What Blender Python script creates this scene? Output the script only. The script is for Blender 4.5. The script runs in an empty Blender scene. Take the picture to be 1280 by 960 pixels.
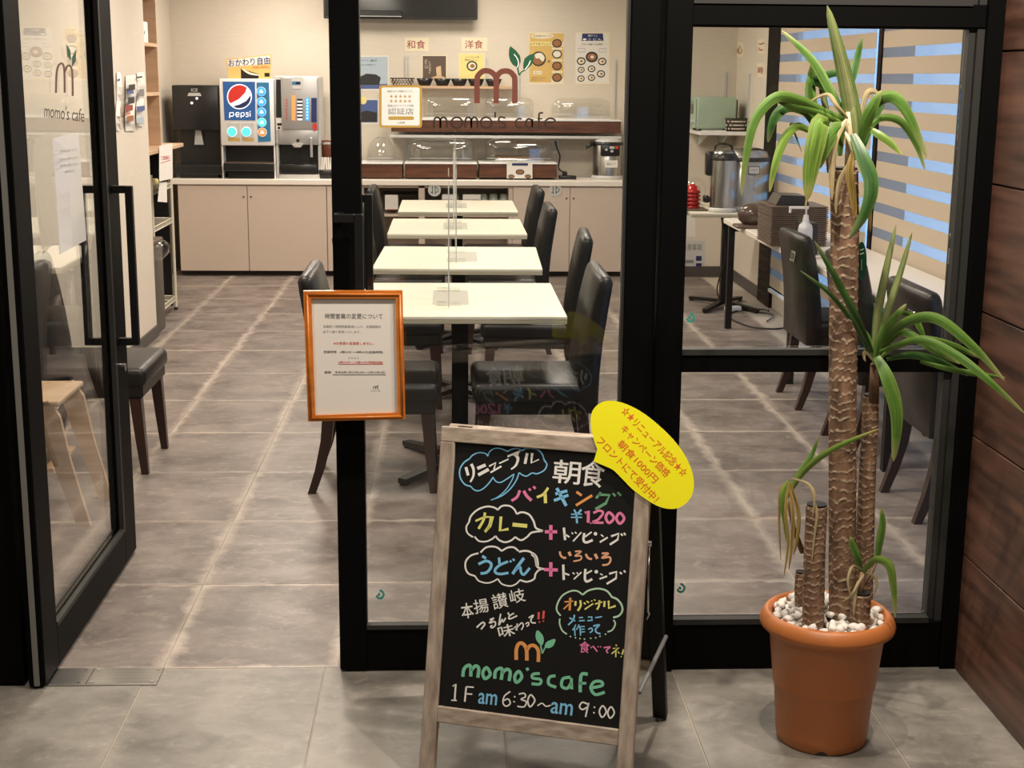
import bpy, bmesh, math, random
from mathutils import Vector, Matrix, noise
random.seed(7)
S = bpy.context.scene
COL = S.collection
PI = math.pi

# ---------------------------------------------------------------- camera
CAM_H = 1.65
F_PX = 1793.54
RM = ((0.99901596, -0.00102697, 0.04434029),
      (-0.04356976, -0.20967947, 0.97679895),
      (0.0082941, -0.97776964, -0.20951788))      # rows: world x, y, z; columns: image right, image down, forward
cd = bpy.data.cameras.new('camera'); cam = bpy.data.objects.new('camera', cd); COL.objects.link(cam)
cd.sensor_width = 36.0; cd.lens = 36.0 * F_PX / 1280.0; cd.clip_start = 0.05; cd.clip_end = 100
cam.matrix_world = Matrix(((RM[0][0], -RM[0][1], -RM[0][2], 0), (RM[1][0], -RM[1][1], -RM[1][2], 0),
                           (RM[2][0], -RM[2][1], -RM[2][2], CAM_H), (0, 0, 0, 1)))
S.camera = cam

# ---------------------------------------------------------------- daylight
wd = bpy.data.worlds.new('sky'); S.world = wd; wd.use_nodes = True
bg = wd.node_tree.nodes['Background']; bg.inputs[0].default_value = (0.30, 0.56, 1.0, 1); bg.inputs[1].default_value = 1.5

# ---------------------------------------------------------------- lamps of the two rooms (ceiling lights)
def area(name, loc, sx, sy, power, col, rot=(0, 0, 0)):
    l = bpy.data.lights.new(name, 'AREA'); l.shape = 'RECTANGLE'; l.size = sx; l.size_y = sy; l.energy = power; l.color = col
    o = bpy.data.objects.new(name, l); o.location = loc; o.rotation_euler = rot; COL.objects.link(o); return o
def spot(name, loc, target, power, col, angle, size):
    l = bpy.data.lights.new(name, 'SPOT'); l.energy = power; l.color = col; l.spot_size = math.radians(angle)
    l.spot_blend = 0.6; l.shadow_soft_size = size
    o = bpy.data.objects.new(name, l); o.location = loc
    o.rotation_euler = (Vector(target) - Vector(loc)).to_track_quat('-Z', 'Y').to_euler(); COL.objects.link(o); return o
WARM = (1.0, 0.88, 0.745)
for i, (x, y) in enumerate([(-0.9, 5.3), (0.9, 5.3), (-0.9, 7.6), (0.9, 7.6), (-0.9, 9.9), (0.9, 9.9), (-1.3, 11.7), (0.3, 11.7)]):
    area('ceiling_lamp', (x, y, 2.57), 0.45, 0.45, 26 if y < 11 else 17, WARM)
for (x, y, p) in [(-0.95, 2.75, 42), (0.58, 2.85, 84), (1.27, 2.88, 62), (-0.1, 1.15, 52)]:
    spot('lobby_downlight', (x, y, 2.68), (x, y + 0.12, 0), p, (1.0, 0.88, 0.74), 140, 0.02)
S.view_settings.view_transform = 'Standard'; S.view_settings.look = 'None'
S.view_settings.exposure = 0.60; S.view_settings.gamma = 1.0; S.view_settings.use_curve_mapping = False

# ---------------------------------------------------------------- a picture measurement turned into a real point on a real plane
def ray(px, py):
    a, b, c = px - 640.0, py - 480.0, F_PX
    return Vector([RM[i][0] * a + RM[i][1] * b + RM[i][2] * c for i in range(3)])
def at(px, py, Y=None, X=None, Z=None):
    r = ray(px, py)
    t = Y / r.y if Y is not None else (X / r.x if X is not None else (Z - CAM_H) / r.z)
    return Vector((r.x * t, r.y * t, CAM_H + r.z * t))
def planeY(Y): return lambda px, py, off=0.0: at(px, py, Y=Y - off)
def planeX(X, sgn=1): return lambda px, py, off=0.0: at(px, py, X=X + sgn * off)

# ---------------------------------------------------------------- materials
def new_mat(name):
    m = bpy.data.materials.new(name); m.use_nodes = True
    nt = m.node_tree; b = nt.nodes['Principled BSDF']; return m, nt, b
def plain(name, col, rough=0.6, metal=0.0, spec=0.5, emit=0.0, ecol=None):
    m, nt, b = new_mat(name)
    b.inputs['Base Color'].default_value = (*col, 1); b.inputs['Roughness'].default_value = rough
    b.inputs['Metallic'].default_value = metal; b.inputs['Specular IOR Level'].default_value = spec
    if emit: b.inputs['Emission Color'].default_value = (*(ecol or col), 1); b.inputs['Emission Strength'].default_value = emit
    return m
def mottled(name, c1, c2, scale=(5, 5, 5), rough=0.6, bump=0.0, detail=4, world=False, lo=0.35, hi=0.65, metal=0.0, bscale=None, spec=0.5):
    m, nt, b = new_mat(name); N = nt.nodes; L = nt.links
    if world: src = N.new('ShaderNodeNewGeometry').outputs['Position']
    else: src = N.new('ShaderNodeTexCoord').outputs['Object']
    mp = N.new('ShaderNodeMapping'); mp.inputs['Scale'].default_value = scale; L.new(src, mp.inputs[0])
    nz = N.new('ShaderNodeTexNoise'); nz.inputs['Scale'].default_value = 1; nz.inputs['Detail'].default_value = detail; L.new(mp.outputs[0], nz.inputs[0])
    cr = N.new('ShaderNodeValToRGB'); cr.color_ramp.elements[0].position = lo; cr.color_ramp.elements[1].position = hi
    cr.color_ramp.elements[0].color = (*c1, 1); cr.color_ramp.elements[1].color = (*c2, 1)
    L.new(nz.outputs[0], cr.inputs[0]); L.new(cr.outputs[0], b.inputs['Base Color'])
    b.inputs['Roughness'].default_value = rough; b.inputs['Metallic'].default_value = metal; b.inputs['Specular IOR Level'].default_value = spec
    if bump:
        h = nz.outputs[0]
        if bscale:
            mp2 = N.new('ShaderNodeMapping'); mp2.inputs['Scale'].default_value = bscale; L.new(src, mp2.inputs[0])
            n2 = N.new('ShaderNodeTexNoise'); n2.inputs['Scale'].default_value = 1; n2.inputs['Detail'].default_value = 3; L.new(mp2.outputs[0], n2.inputs[0]); h = n2.outputs[0]
        bp_ = N.new('ShaderNodeBump'); bp_.inputs['Strength'].default_value = bump; bp_.inputs['Distance'].default_value = 0.003
        L.new(h, bp_.inputs['Height']); L.new(bp_.outputs[0], b.inputs['Normal'])
    return m
def glassy(name, tint=(0.93, 0.95, 0.94), base=0.04, rough=0.0, gain=0.96):
    m = bpy.data.materials.new(name); m.use_nodes = True; nt = m.node_tree; N = nt.nodes; L = nt.links
    for n in list(N): N.remove(n)
    out = N.new('ShaderNodeOutputMaterial'); mix = N.new('ShaderNodeMixShader')
    tr = N.new('ShaderNodeBsdfTransparent'); tr.inputs[0].default_value = (*tint, 1)
    gl = N.new('ShaderNodeBsdfGlossy'); gl.inputs['Roughness'].default_value = rough; gl.inputs['Color'].default_value = (1, 1, 1, 1)
    g = N.new('ShaderNodeNewGeometry'); d = N.new('ShaderNodeVectorMath'); d.operation = 'DOT_PRODUCT'
    L.new(g.outputs['Incoming'], d.inputs[0]); L.new(g.outputs['Normal'], d.inputs[1])
    def mth(op, a, b=None):
        n = N.new('ShaderNodeMath'); n.operation = op
        for i, v in enumerate((a, b)):
            if v is None: continue
            if isinstance(v, (int, float)): n.inputs[i].default_value = v
            else: L.new(v, n.inputs[i])
        return n.outputs[0]
    f = mth('ADD', mth('MULTIPLY', mth('POWER', mth('SUBTRACT', 1.0, mth('ABSOLUTE', d.outputs['Value'])), 5.0), gain), base)
    L.new(f, mix.inputs[0]); L.new(tr.outputs[0], mix.inputs[1]); L.new(gl.outputs[0], mix.inputs[2]); L.new(mix.outputs[0], out.inputs[0])
    return m
def tile_mat(name, dark, mid, light, hx, hy, edge=1.0):
    m, nt, b = new_mat(name); N = nt.nodes; L = nt.links
    pos = N.new('ShaderNodeNewGeometry').outputs['Position']; obj = N.new('ShaderNodeTexCoord').outputs['Object']
    rnd = N.new('ShaderNodeObjectInfo').outputs['Random']
    def noise_(vec, sc, det, dist=0.0):
        mp = N.new('ShaderNodeMapping'); mp.inputs['Scale'].default_value = sc; L.new(vec, mp.inputs[0])
        n = N.new('ShaderNodeTexNoise'); n.inputs['Scale'].default_value = 1; n.inputs['Detail'].default_value = det
        n.inputs['Roughness'].default_value = 0.62; n.inputs['Distortion'].default_value = dist; L.new(mp.outputs[0], n.inputs[0]); return n.outputs[0]
    off = N.new('ShaderNodeVectorMath'); off.operation = 'MULTIPLY_ADD'
    L.new(rnd, off.inputs[0]); off.inputs[1].default_value = (37, 17, 9); L.new(pos, off.inputs[2])
    n1 = noise_(off.outputs[0], (4.2, 5.0, 3), 12, 0.25); n2 = noise_(off.outputs[0], (14, 22, 9), 12, 0.5)
    cr = N.new('ShaderNodeValToRGB'); e = cr.color_ramp.elements
    e[0].position = 0.3; e[0].color = (*dark, 1); e[1].position = 0.62; e[1].color = (*mid, 1)
    L.new(n1, cr.inputs[0])
    r2 = N.new('ShaderNodeValToRGB'); r2.color_ramp.elements[0].position = 0.5; r2.color_ramp.elements[1].position = 0.78; L.new(n2, r2.inputs[0])
    mx = N.new('ShaderNodeMix'); mx.data_type = 'RGBA'; mx.inputs[7].default_value = (*light, 1)
    mul = N.new('ShaderNodeMath'); mul.operation = 'MULTIPLY'; mul.inputs[1].default_value = 0.5; n4 = noise_(off.outputs[0], (70, 70, 70), 6); n4s = N.new('ShaderNodeMapRange'); n4s.inputs[1].default_value = .35; n4s.inputs[2].default_value = .7; n4s.inputs[3].default_value = .15; n4s.inputs[4].default_value = 1.3; L.new(n4, n4s.inputs[0]); m44 = N.new('ShaderNodeMath'); m44.operation = 'MULTIPLY'; L.new(r2.outputs[0], m44.inputs[0]); L.new(n4s.outputs[0], m44.inputs[1]); L.new(m44.outputs[0], mul.inputs[0])
    L.new(mul.outputs[0], mx.inputs[0]); L.new(cr.outputs[0], mx.inputs[6])
    # worn pale margin printed along the long sides of each tile
    sx = N.new('ShaderNodeSeparateXYZ'); L.new(obj, sx.inputs[0])
    def m2(op, a, b_=None, c=None):
        n = N.new('ShaderNodeMath'); n.operation = op
        for i, v in enumerate((a, b_, c)):
            if v is None: continue
            if isinstance(v, (int, float)): n.inputs[i].default_value = v
            else: L.new(v, n.inputs[i])
        return n.outputs[0]
    n3 = noise_(off.outputs[0], (9, 9, 9), 9, 0.6)
    dx = m2('SUBTRACT', m2('ABSOLUTE', sx.outputs[0]), hx - 0.004); dy = m2('SUBTRACT', m2('ABSOLUTE', sx.outputs[1]), hy - 0.002)
    ex = m2('ADD', m2('MULTIPLY', dx, 30.0), m2('MULTIPLY_ADD', n3, 3.4, -0.75)); ey = m2('ADD', m2('MULTIPLY', dy, 55.0), m2('MULTIPLY_ADD', n3, 3.4, -0.75))
    em = m2('MINIMUM', m2('MAXIMUM', m2('MAXIMUM', ex, ey), 0.0), 1.0)
    mx2 = N.new('ShaderNodeMix'); mx2.data_type = 'RGBA'; mx2.inputs[7].default_value = (*light, 1)
    L.new(m2('MULTIPLY', em, m2('MULTIPLY_ADD', rnd, .5 * edge, .32 * edge)), mx2.inputs[0]); L.new(mx.outputs[2], mx2.inputs[6]); L.new(mx2.outputs[2], b.inputs['Base Color'])
    b.inputs['Roughness'].default_value = 0.42; b.inputs['Specular IOR Level'].default_value = 0.45
    bp_ = N.new('ShaderNodeBump'); bp_.inputs['Strength'].default_value = 0.12; bp_.inputs['Distance'].default_value = 0.003
    L.new(n2, bp_.inputs['Height']); L.new(bp_.outputs[0], b.inputs['Normal'])
    return m

TX, TY, G = 0.494, 0.6897, 0.0018
M = dict(
    black=plain('black_metal', (0.003, 0.003, 0.003), 0.5, 0, 0.05), bead=plain('grey_bead', (0.03, 0.03, 0.029), 0.5, 0, 0.2),
    wall=mottled('cream_wallpaper', (0.60, 0.54, 0.45), (0.67, 0.605, 0.51), (14, 14, 160), 0.85, 0.18, world=True, lo=.2, hi=.8, bscale=(60, 60, 300)),
    lobbywall=plain('lobby_wall', (0.16, 0.13, 0.11), 0.8), lobbyceiling=plain('lobby_ceiling', (0.25, 0.22, 0.2), 0.9), ceiling=plain('ceiling_white', (0.7, 0.66, 0.6), 0.9),
    tile=tile_mat('slate_tile', (0.085, 0.068, 0.060), (0.215, 0.179, 0.160), (0.50, 0.43, 0.365), TX / 2, TY / 2),
    tile2=tile_mat('lobby_stone_tile', (0.115, 0.106, 0.093), (0.265, 0.245, 0.215), (0.47, 0.43, 0.37), TX / 2, TY / 2, 0.25),
    grout=plain('grout', (0.42, 0.37, 0.31), 0.9), skirting=plain('skirting', (0.07, 0.06, 0.055), 0.5),
    redwood=mottled('red_brown_panel', (0.036, 0.016, 0.011), (0.150, 0.070, 0.045), (2.0, 2.6, 30), 0.45, 0.25, detail=7, world=True, lo=0.3, hi=0.7),
    groove=plain('groove_black', (0.01, 0.006, 0.005), 0.8),
    glass=glassy('window_glass', (0.93, 0.94, 0.935), 0.035), acrylic=glassy('clear_acrylic', (0.95, 0.97, 0.96), 0.06, 0.02), plastic=glassy('clear_plastic_cover', (0.95, 0.95, 0.94), 0.09, 0.05),
    steel=mottled('brushed_steel', (0.38, 0.37, 0.35), (0.5, 0.49, 0.46), (3, 120, 3), 0.28, 0, metal=1.0), chrome=plain('chrome', (0.75, 0.75, 0.74), 0.15, 1.0),
    tabletop=mottled('pale_table_laminate', (0.65, 0.615, 0.50), (0.72, 0.685, 0.57), (2, 30, 2), 0.38, 0), tableedge=plain('table_edge', (0.40, 0.365, 0.27), 0.5),
    counter=plain('white_counter', (0.78, 0.72, 0.64), 0.35), cabinet=plain('cabinet_beige', (0.56, 0.46, 0.38), 0.5), gap=plain('shadow_gap', (0.05, 0.04, 0.035), 0.9),
    leather=mottled('black_leather', (0.007, 0.0065, 0.006), (0.011, 0.010, 0.0095), (80, 80, 80), 0.40, 0.12, spec=0.38), darkwood=plain('dark_wood_leg', (0.028, 0.012, 0.009), 0.3),
    iron=plain('black_iron', (0.006, 0.006, 0.006), 0.45, 0, 0.3), paper=plain('white_paper', (0.72, 0.69, 0.64), 0.75), sleeve=plain('plastic_sleeve', (0.82, 0.81, 0.80), 0.25),
    white=plain('white_plastic', (0.75, 0.74, 0.72), 0.35), ink=plain('black_ink', (0.02, 0.02, 0.02), 0.6), grey=plain('grey_ink', (0.2, 0.2, 0.2), 0.6), red=plain('red_ink', (0.55, 0.03, 0.03), 0.6),
    darkred=plain('maroon_ink', (0.30, 0.045, 0.03), 0.6), blue=plain('blue_ink', (0.07, 0.11, 0.28), 0.6), sky=plain('pale_blue_ink', (0.40, 0.48, 0.55), 0.6), navy=plain('navy_ink', (0.01, 0.02, 0.11), 0.5),
    gold=plain('gold_ink', (0.52, 0.33, 0.08), 0.5), mustard=plain('mustard_ink', (0.62, 0.42, 0.13), 0.6), cream=plain('cream_ink', (0.76, 0.68, 0.50), 0.7), palegold=plain('pale_yellow_ink', (0.78, 0.66, 0.26), 0.7),
    orangewood=mottled('orange_lacquered_wood', (0.46, 0.13, 0.015), (0.62, 0.20, 0.03), (3, 3, 30), 0.3, 0), logo=plain('terracotta_vinyl', (0.15, 0.042, 0.027), 0.6),
    green=plain('green_vinyl', (0.004, 0.085, 0.036), 0.6), teal=plain('teal_vinyl', (0.02, 0.30, 0.24), 0.6), vinyl=plain('dark_vinyl', (0.03, 0.012, 0.008), 0.6),
    weathered=mottled('weathered_oak', (0.26, 0.20, 0.155), (0.50, 0.42, 0.345), (60, 60, 6), 0.65, 0.4, detail=7, lo=0.3, hi=0.68), weatheredH=mottled('weathered_oak_rail', (0.26, 0.20, 0.155), (0.50, 0.42, 0.345), (6, 60, 70), 0.65, 0.4, detail=7, lo=0.3, hi=0.68),
    board=plain('chalkboard_black', (0.008, 0.008, 0.008), 0.5, spec=0.3),
    c_white=plain('chalk_white', (0.85, 0.85, 0.82), 0.8), c_blue=plain('chalk_blue', (0.22, 0.58, 0.88), 0.8), c_pink=plain('chalk_pink', (0.80, 0.22, 0.42), 0.8),
    c_hot=plain('chalk_hot_pink', (0.85, 0.20, 0.45), 0.8), c_yellow=plain('chalk_yellow', (0.80, 0.78, 0.22), 0.8), c_orange=plain('chalk_orange', (0.80, 0.34, 0.10), 0.8), c_peach=plain('chalk_peach', (0.80, 0.42, 0.25), 0.8),
    c_green=plain('chalk_green', (0.20, 0.58, 0.38), 0.8), c_dkgreen=plain('chalk_dark_green', (0.14, 0.36, 0.20), 0.8), c_mint=plain('chalk_mint', (0.50, 0.74, 0.55), 0.8), c_red=plain('chalk_red', (0.75, 0.10, 0.08), 0.8),
    yellow=plain('yellow_card', (0.95, 0.90, 0.02), 0.3), orangeink=plain('orange_red_ink', (0.78, 0.13, 0.02), 0.5),
    terracotta=plain('terracotta_plastic', (0.50, 0.165, 0.045), 0.42), soil=plain('dark_soil', (0.03, 0.02, 0.015), 0.95), pebble=plain('white_pebble', (0.78, 0.75, 0.70), 0.6),
    box=mottled('walnut_box', (0.065, 0.022, 0.010), (0.13, 0.045, 0.020), (4, 4, 30), 0.4, 0), shelfwood=mottled('light_wood', (0.50, 0.33, 0.20), (0.58, 0.40, 0.26), (3, 3, 25), 0.5, 0),
    machine=plain('machine_black', (0.012, 0.012, 0.012), 0.3), silver=plain('machine_silver', (0.42, 0.42, 0.41), 0.35, 0.5), lgrey=plain('light_grey_plastic', (0.52, 0.52, 0.50), 0.4),
    glow_blue=plain('lit_button_blue', (0.05, 0.35, 0.9), 0.4, emit=0.45, ecol=(0.04, 0.30, 0.95)), glow_teal=plain('lit_button_teal', (0.1, 0.6, 0.65), 0.4, emit=0.45, ecol=(0.08, 0.62, 0.62)),
    glow_white=plain('lit_white', (0.9, 0.9, 0.9), 0.4, emit=0.35, ecol=(0.8, 0.85, 1.0)), glow_panel=plain('backlit_blue_panel', (0.02, 0.09, 0.28), 0.4, emit=0.10, ecol=(0.03, 0.15, 0.42)),
    glow_cyan=plain('backlit_cyan_panel', (0.02, 0.13, 0.25), 0.4, emit=0.12, ecol=(0.04, 0.24, 0.42)), glow_red=plain('backlit_red', (0.6, 0.03, 0.02), 0.4, emit=0.05, ecol=(0.7, 0.04, 0.03)), glow_orange=plain('lit_orange', (0.8, 0.3, 0.1), 0.4, emit=0.2, ecol=(0.9, 0.35, 0.12)),
    toaster=plain('sage_green_enamel', (0.33, 0.42, 0.32), 0.35), darkglass=plain('dark_glass', (0.03, 0.03, 0.03), 0.1), basket=plain('dark_wicker', (0.03, 0.022, 0.017), 0.6), basketlight=plain('pale_wicker', (0.55, 0.48, 0.40), 0.6),
    redcup=plain('red_lacquer', (0.35, 0.015, 0.012), 0.15), tray=plain('brown_tray', (0.11, 0.075, 0.055), 0.35), bottle=plain('milky_bottle', (0.62, 0.62, 0.66), 0.4), brownpot=plain('brown_stoneware', (0.075, 0.05, 0.038), 0.2),
    cup=plain('celadon_cup', (0.38, 0.42, 0.36), 0.35), blindband=None, sheer=None, chromewire=plain('ivory_wire', (0.62, 0.57, 0.45), 0.3), bin=plain('bin_grey', (0.09, 0.08, 0.065), 0.5),
    beech=mottled('beech', (0.58, 0.40, 0.24), (0.66, 0.47, 0.30), (4, 4, 40), 0.45, 0), tvblack=plain('tv_black', (0.015, 0.015, 0.014), 0.3), tag=plain('green_tag', (0.006, 0.06, 0.03), 0.4),
    cupbrown=plain('brown_paper_cup', (0.16, 0.045, 0.02), 0.5), gasket=plain('grey_gasket', (0.16, 0.16, 0.15), 0.6), food=plain('food_brown', (0.30, 0.13, 0.05), 0.6), bowlwhite=plain('rice_white', (0.75, 0.72, 0.62), 0.6), mat_grey=plain('grey_sheet', (0.42, 0.40, 0.35), 0.5),
)
def fabric(name, col, trans, open_):
    m = bpy.data.materials.new(name); m.use_nodes = True; nt = m.node_tree; N = nt.nodes; L = nt.links
    for n in list(N): N.remove(n)
    out = N.new('ShaderNodeOutputMaterial'); d = N.new('ShaderNodeBsdfDiffuse'); d.inputs[0].default_value = (*col, 1)
    t = N.new('ShaderNodeBsdfTranslucent'); t.inputs[0].default_value = (*col, 1); a = N.new('ShaderNodeMixShader'); a.inputs[0].default_value = trans
    tr = N.new('ShaderNodeBsdfTransparent'); b = N.new('ShaderNodeMixShader'); b.inputs[0].default_value = open_
    L.new(d.outputs[0], a.inputs[1]); L.new(t.outputs[0], a.inputs[2]); L.new(a.outputs[0], b.inputs[1]); L.new(tr.outputs[0], b.inputs[2]); L.new(b.outputs[0], out.inputs[0]); return m
M['blindband'] = fabric('blind_fabric', (0.66, 0.55, 0.42), 0.3, 0.0); M['sheer'] = fabric('blind_sheer', (0.45, 0.45, 0.45), 0.4, 0.42)

# ---------------------------------------------------------------- mesh building
_txt = {}
def text_geo(s, bold=0.0, res=3):
    k = (s, bold, res)
    if k not in _txt:
        c = bpy.data.curves.new('t', 'FONT'); c.body = s; c.resolution_u = res; c.offset = bold
        o = bpy.data.objects.new('t', c); COL.objects.link(o)
        dg = bpy.context.evaluated_depsgraph_get(); me = bpy.data.meshes.new_from_object(o.evaluated_get(dg))
        vs = [(v.co.x, v.co.y) for v in me.vertices]; fs = [tuple(p.vertices) for p in me.polygons]
        bpy.data.objects.remove(o); bpy.data.curves.remove(c); bpy.data.meshes.remove(me)
        x0 = min(v[0] for v in vs); x1 = max(v[0] for v in vs); y0 = min(v[1] for v in vs); y1 = max(v[1] for v in vs)
        vs = [((v[0] - (x0 + x1) / 2) / (x1 - x0 + 1e-9), (v[1] - (y0 + y1) / 2) / (y1 - y0 + 1e-9)) for v in vs]
        _txt[k] = (vs, fs)
    return _txt[k]
def smooth_pts(p, n=6, closed=False):
    if len(p) < 3: return p
    out = []; q = list(p)
    m = len(q) if closed else len(q) - 1
    for i in range(m):
        g = (lambda j: q[j % len(q)]) if closed else (lambda j: q[max(0, min(len(q) - 1, j))])
        a, b, c, d = g(i - 1), g(i), g(i + 1), g(i + 2)
        for k in range(n):
            t = k / n
            out.append(tuple(0.5 * ((2 * b[j]) + (-a[j] + c[j]) * t + (2 * a[j] - 5 * b[j] + 4 * c[j] - d[j]) * t * t + (-a[j] + 3 * b[j] - 3 * c[j] + d[j]) * t ** 3) for j in range(len(b))))
    if not closed: out.append(tuple(q[-1]))
    return out
class MB:
    def __init__(s): s.bm = bmesh.new(); s.mats = []; s.cur = 0; s.smooth = False
    def m(s, name):
        mt = M[name] if isinstance(name, str) else name
        if mt not in s.mats: s.mats.append(mt)
        s.cur = s.mats.index(mt); return s
    def faces(s, vs, fs, smooth=False):
        bv = [s.bm.verts.new(v) for v in vs]
        for f in fs:
            try: nf = s.bm.faces.new([bv[i] for i in f]); nf.material_index = s.cur; nf.smooth = smooth
            except ValueError: pass
        return s
    def _merge(s, tmp, smooth=False):
        vs = [v.co.copy() for v in tmp.verts]; tmp.verts.index_update()
        fs = [tuple(v.index for v in f.verts) for f in tmp.faces]; tmp.free(); return s.faces(vs, fs, smooth)
    def obox(s, c, size, rot=None, bev=0.0, seg=1):
        t = bmesh.new(); bmesh.ops.create_cube(t, size=1.0)
        for v in t.verts: v.co = Vector((v.co.x * size[0], v.co.y * size[1], v.co.z * size[2]))
        if bev: bmesh.ops.bevel(t, geom=list(t.edges), offset=bev, segments=seg, affect='EDGES', profile=0.5)
        for v in t.verts: v.co = ((rot @ v.co) if rot else v.co) + Vector(c)
        return s._merge(t, seg > 1)
    def box(s, x0, x1, y0, y1, z0, z1, bev=0.0, seg=1):
        return s.obox(((x0 + x1) / 2, (y0 + y1) / 2, (z0 + z1) / 2), (x1 - x0, y1 - y0, z1 - z0), None, bev, seg)
    def cyl(s, p0, p1, r0, r1=None, seg=16, caps=True):
        r1 = r0 if r1 is None else r1; p0, p1 = Vector(p0), Vector(p1); q = (p1 - p0).to_track_quat('Z', 'Y')
        vs = []
        for p, r in ((p0, r0), (p1, r1)):
            for i in range(seg): a = 2 * PI * i / seg; vs.append(p + q @ Vector((r * math.cos(a), r * math.sin(a), 0)))
        s.faces(vs, [(i, (i + 1) % seg, seg + (i + 1) % seg, seg + i) for i in range(seg)], seg > 6)
        if caps: s.faces(vs[:seg], [tuple(range(seg))[::-1]]); s.faces(vs[seg:], [tuple(range(seg))])
        return s
    def lathe(s, c, prof, seg=32, smooth=True, f=None, caps=False):
        vs = []; n = len(prof)
        for j, (r, z) in enumerate(prof):
            for i in range(seg):
                a = 2 * PI * i / seg; rr, zz = (r, z) if f is None else f(r, z, a)
                vs.append((c[0] + rr * math.cos(a), c[1] + rr * math.sin(a), c[2] + zz))
        fs = [(j * seg + i, j * seg + (i + 1) % seg, (j + 1) * seg + (i + 1) % seg, (j + 1) * seg + i) for j in range(n - 1) for i in range(seg)]
        if caps: fs += [tuple(range(seg))[::-1], tuple((n - 1) * seg + i for i in range(seg))]
        return s.faces(vs, fs, smooth)
    def tube(s, pts, r, seg=8):
        pts = [Vector(p) for p in pts]; n = len(pts); vs = []
        up = Vector((0.13, 0.29, 0.95))
        for i, p in enumerate(pts):
            d = (pts[min(n - 1, i + 1)] - pts[max(0, i - 1)]).normalized(); a = d.cross(up)
            if a.length < 0.05: a = d.cross(Vector((1, 0, 0)))
            a.normalize(); b = d.cross(a); rr = r[i] if isinstance(r, (list, tuple)) else r
            for k in range(seg): t = 2 * PI * k / seg; vs.append(p + a * rr * math.cos(t) + b * rr * math.sin(t))
        fs = [(j * seg + i, j * seg + (i + 1) % seg, (j + 1) * seg + (i + 1) % seg, (j + 1) * seg + i) for j in range(n - 1) for i in range(seg)]
        fs += [tuple(range(seg))[::-1], tuple((n - 1) * seg + i for i in range(seg))]
        return s.faces(vs, fs, seg > 5)
    def poly(s, pts): return s.faces(pts, [tuple(range(len(pts)))])
    def prism(s, pts, vec):
        v = Vector(vec); n = len(pts); a = [Vector(p) for p in pts]
        return s.faces(a + [p + v for p in a], [tuple(range(n))[::-1], tuple(range(n, 2 * n))] + [(i, (i + 1) % n, n + (i + 1) % n, n + i) for i in range(n)])
    # flat print and chalk: image measurements dropped onto the plane P
    def text(s, txt, P, cx, cy, w, h, ang=0.0, bold=0.0, off=0.001, shear=0.0, res=3):
        if bold:
            d = bold * h * .55
            for dx, dy, k in ((-d, 0, 0), (d, 0, 1), (0, -d, 2), (0, d, 3)): s.text(txt, P, cx + dx, cy + dy, w, h, ang, 0.0, off + k * 2e-5, shear, res)
            return s
        vs, fs = text_geo(txt, bold, res); ca, sa = math.cos(math.radians(ang)), math.sin(math.radians(ang))
        o = []
        for x, y in vs:
            X = x * w; Y = -y * h + shear * x * w; o.append(P(cx + X * ca - Y * sa, cy + X * sa + Y * ca, off))
        return s.faces(o, fs)
    def stroke(s, pts, P, w, off=0.001, smooth=True, closed=False, w1=None):
        q = smooth_pts(pts, 5, closed) if smooth else list(pts)
        if closed: q.append(q[0])
        n = len(q); L_, R_ = [], []
        for i in range(n):
            a = q[max(0, i - 1)]; b = q[min(n - 1, i + 1)]
            if closed and i in (0, n - 1): a, b = q[n - 2], q[1]
            dx, dy = b[0] - a[0], b[1] - a[1]; l = math.hypot(dx, dy) or 1; nx, ny = -dy / l, dx / l
            t = i / (n - 1); hw = 0.5 * (w if w1 is None else w + (w1 - w) * t)
            L_.append((q[i][0] + nx * hw, q[i][1] + ny * hw)); R_.append((q[i][0] - nx * hw, q[i][1] - ny * hw))
        vs = [P(x, y, off) for x, y in L_ + R_]
        return s.faces(vs, [(i, i + 1, n + i + 1, n + i) for i in range(n - 1)])
    def disc(s, cx, cy, rx, ry, P, off=0.001, seg=20, ang=0):
        return s.poly([P(cx + rx * math.cos(2 * PI * i / seg), cy + ry * math.sin(2 * PI * i / seg), off) for i in range(seg)])
    def rect(s, x0, y0, x1, y1, P, off=0.001): return s.poly([P(x0, y0, off), P(x1, y0, off), P(x1, y1, off), P(x0, y1, off)])
    def area(s, pts, P, off=0.001, smooth=False): 
        q = smooth_pts(pts, 5, True) if smooth else pts
        return s.poly([P(x, y, off) for x, y in q])
    def build(s, name, parent=None, recalc=True, origin=None):
        me = bpy.data.meshes.new(name)
        off = Vector((0, 0, 0)); p = parent
        while p is not None: off += p.location; p = p.parent
        if recalc: bmesh.ops.recalc_face_normals(s.bm, faces=s.bm.faces[:])
        org = Vector(origin) if origin is not None else (Vector((0, 0, 0)) if parent is None else off)
        for v in s.bm.verts: v.co -= org
        s.bm.to_mesh(me); s.bm.free()
        for mt in s.mats: me.materials.append(mt)
        o = bpy.data.objects.new(name, me); COL.objects.link(o)
        if parent is not None: o.parent = parent
        o.location = org - off if parent is not None else org
        return o
def mb(mat=None):
    b = MB()
    if mat: b.m(mat)
    return b
def tag(o, label=None, cat=None, group=None, kind=None):
    for k, v in (('label', label), ('category', cat), ('group', group), ('kind', kind)):
        if v: o[k] = v
    return o
def thing(name, loc, label, cat, group=None):
    o = bpy.data.objects.new(name, None); o.location = loc; o.empty_display_size = 0.1; COL.objects.link(o); return tag(o, label, cat, group)
def copy_tree(o, parent=None):
    c = o.copy(); COL.objects.link(c); c.parent = parent
    for ch in [x for x in bpy.data.objects if x.parent == o]: copy_tree(ch, c)
    return c
def struct(name, b, parent=None): return tag(b.build(name, parent), kind='structure')
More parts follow.
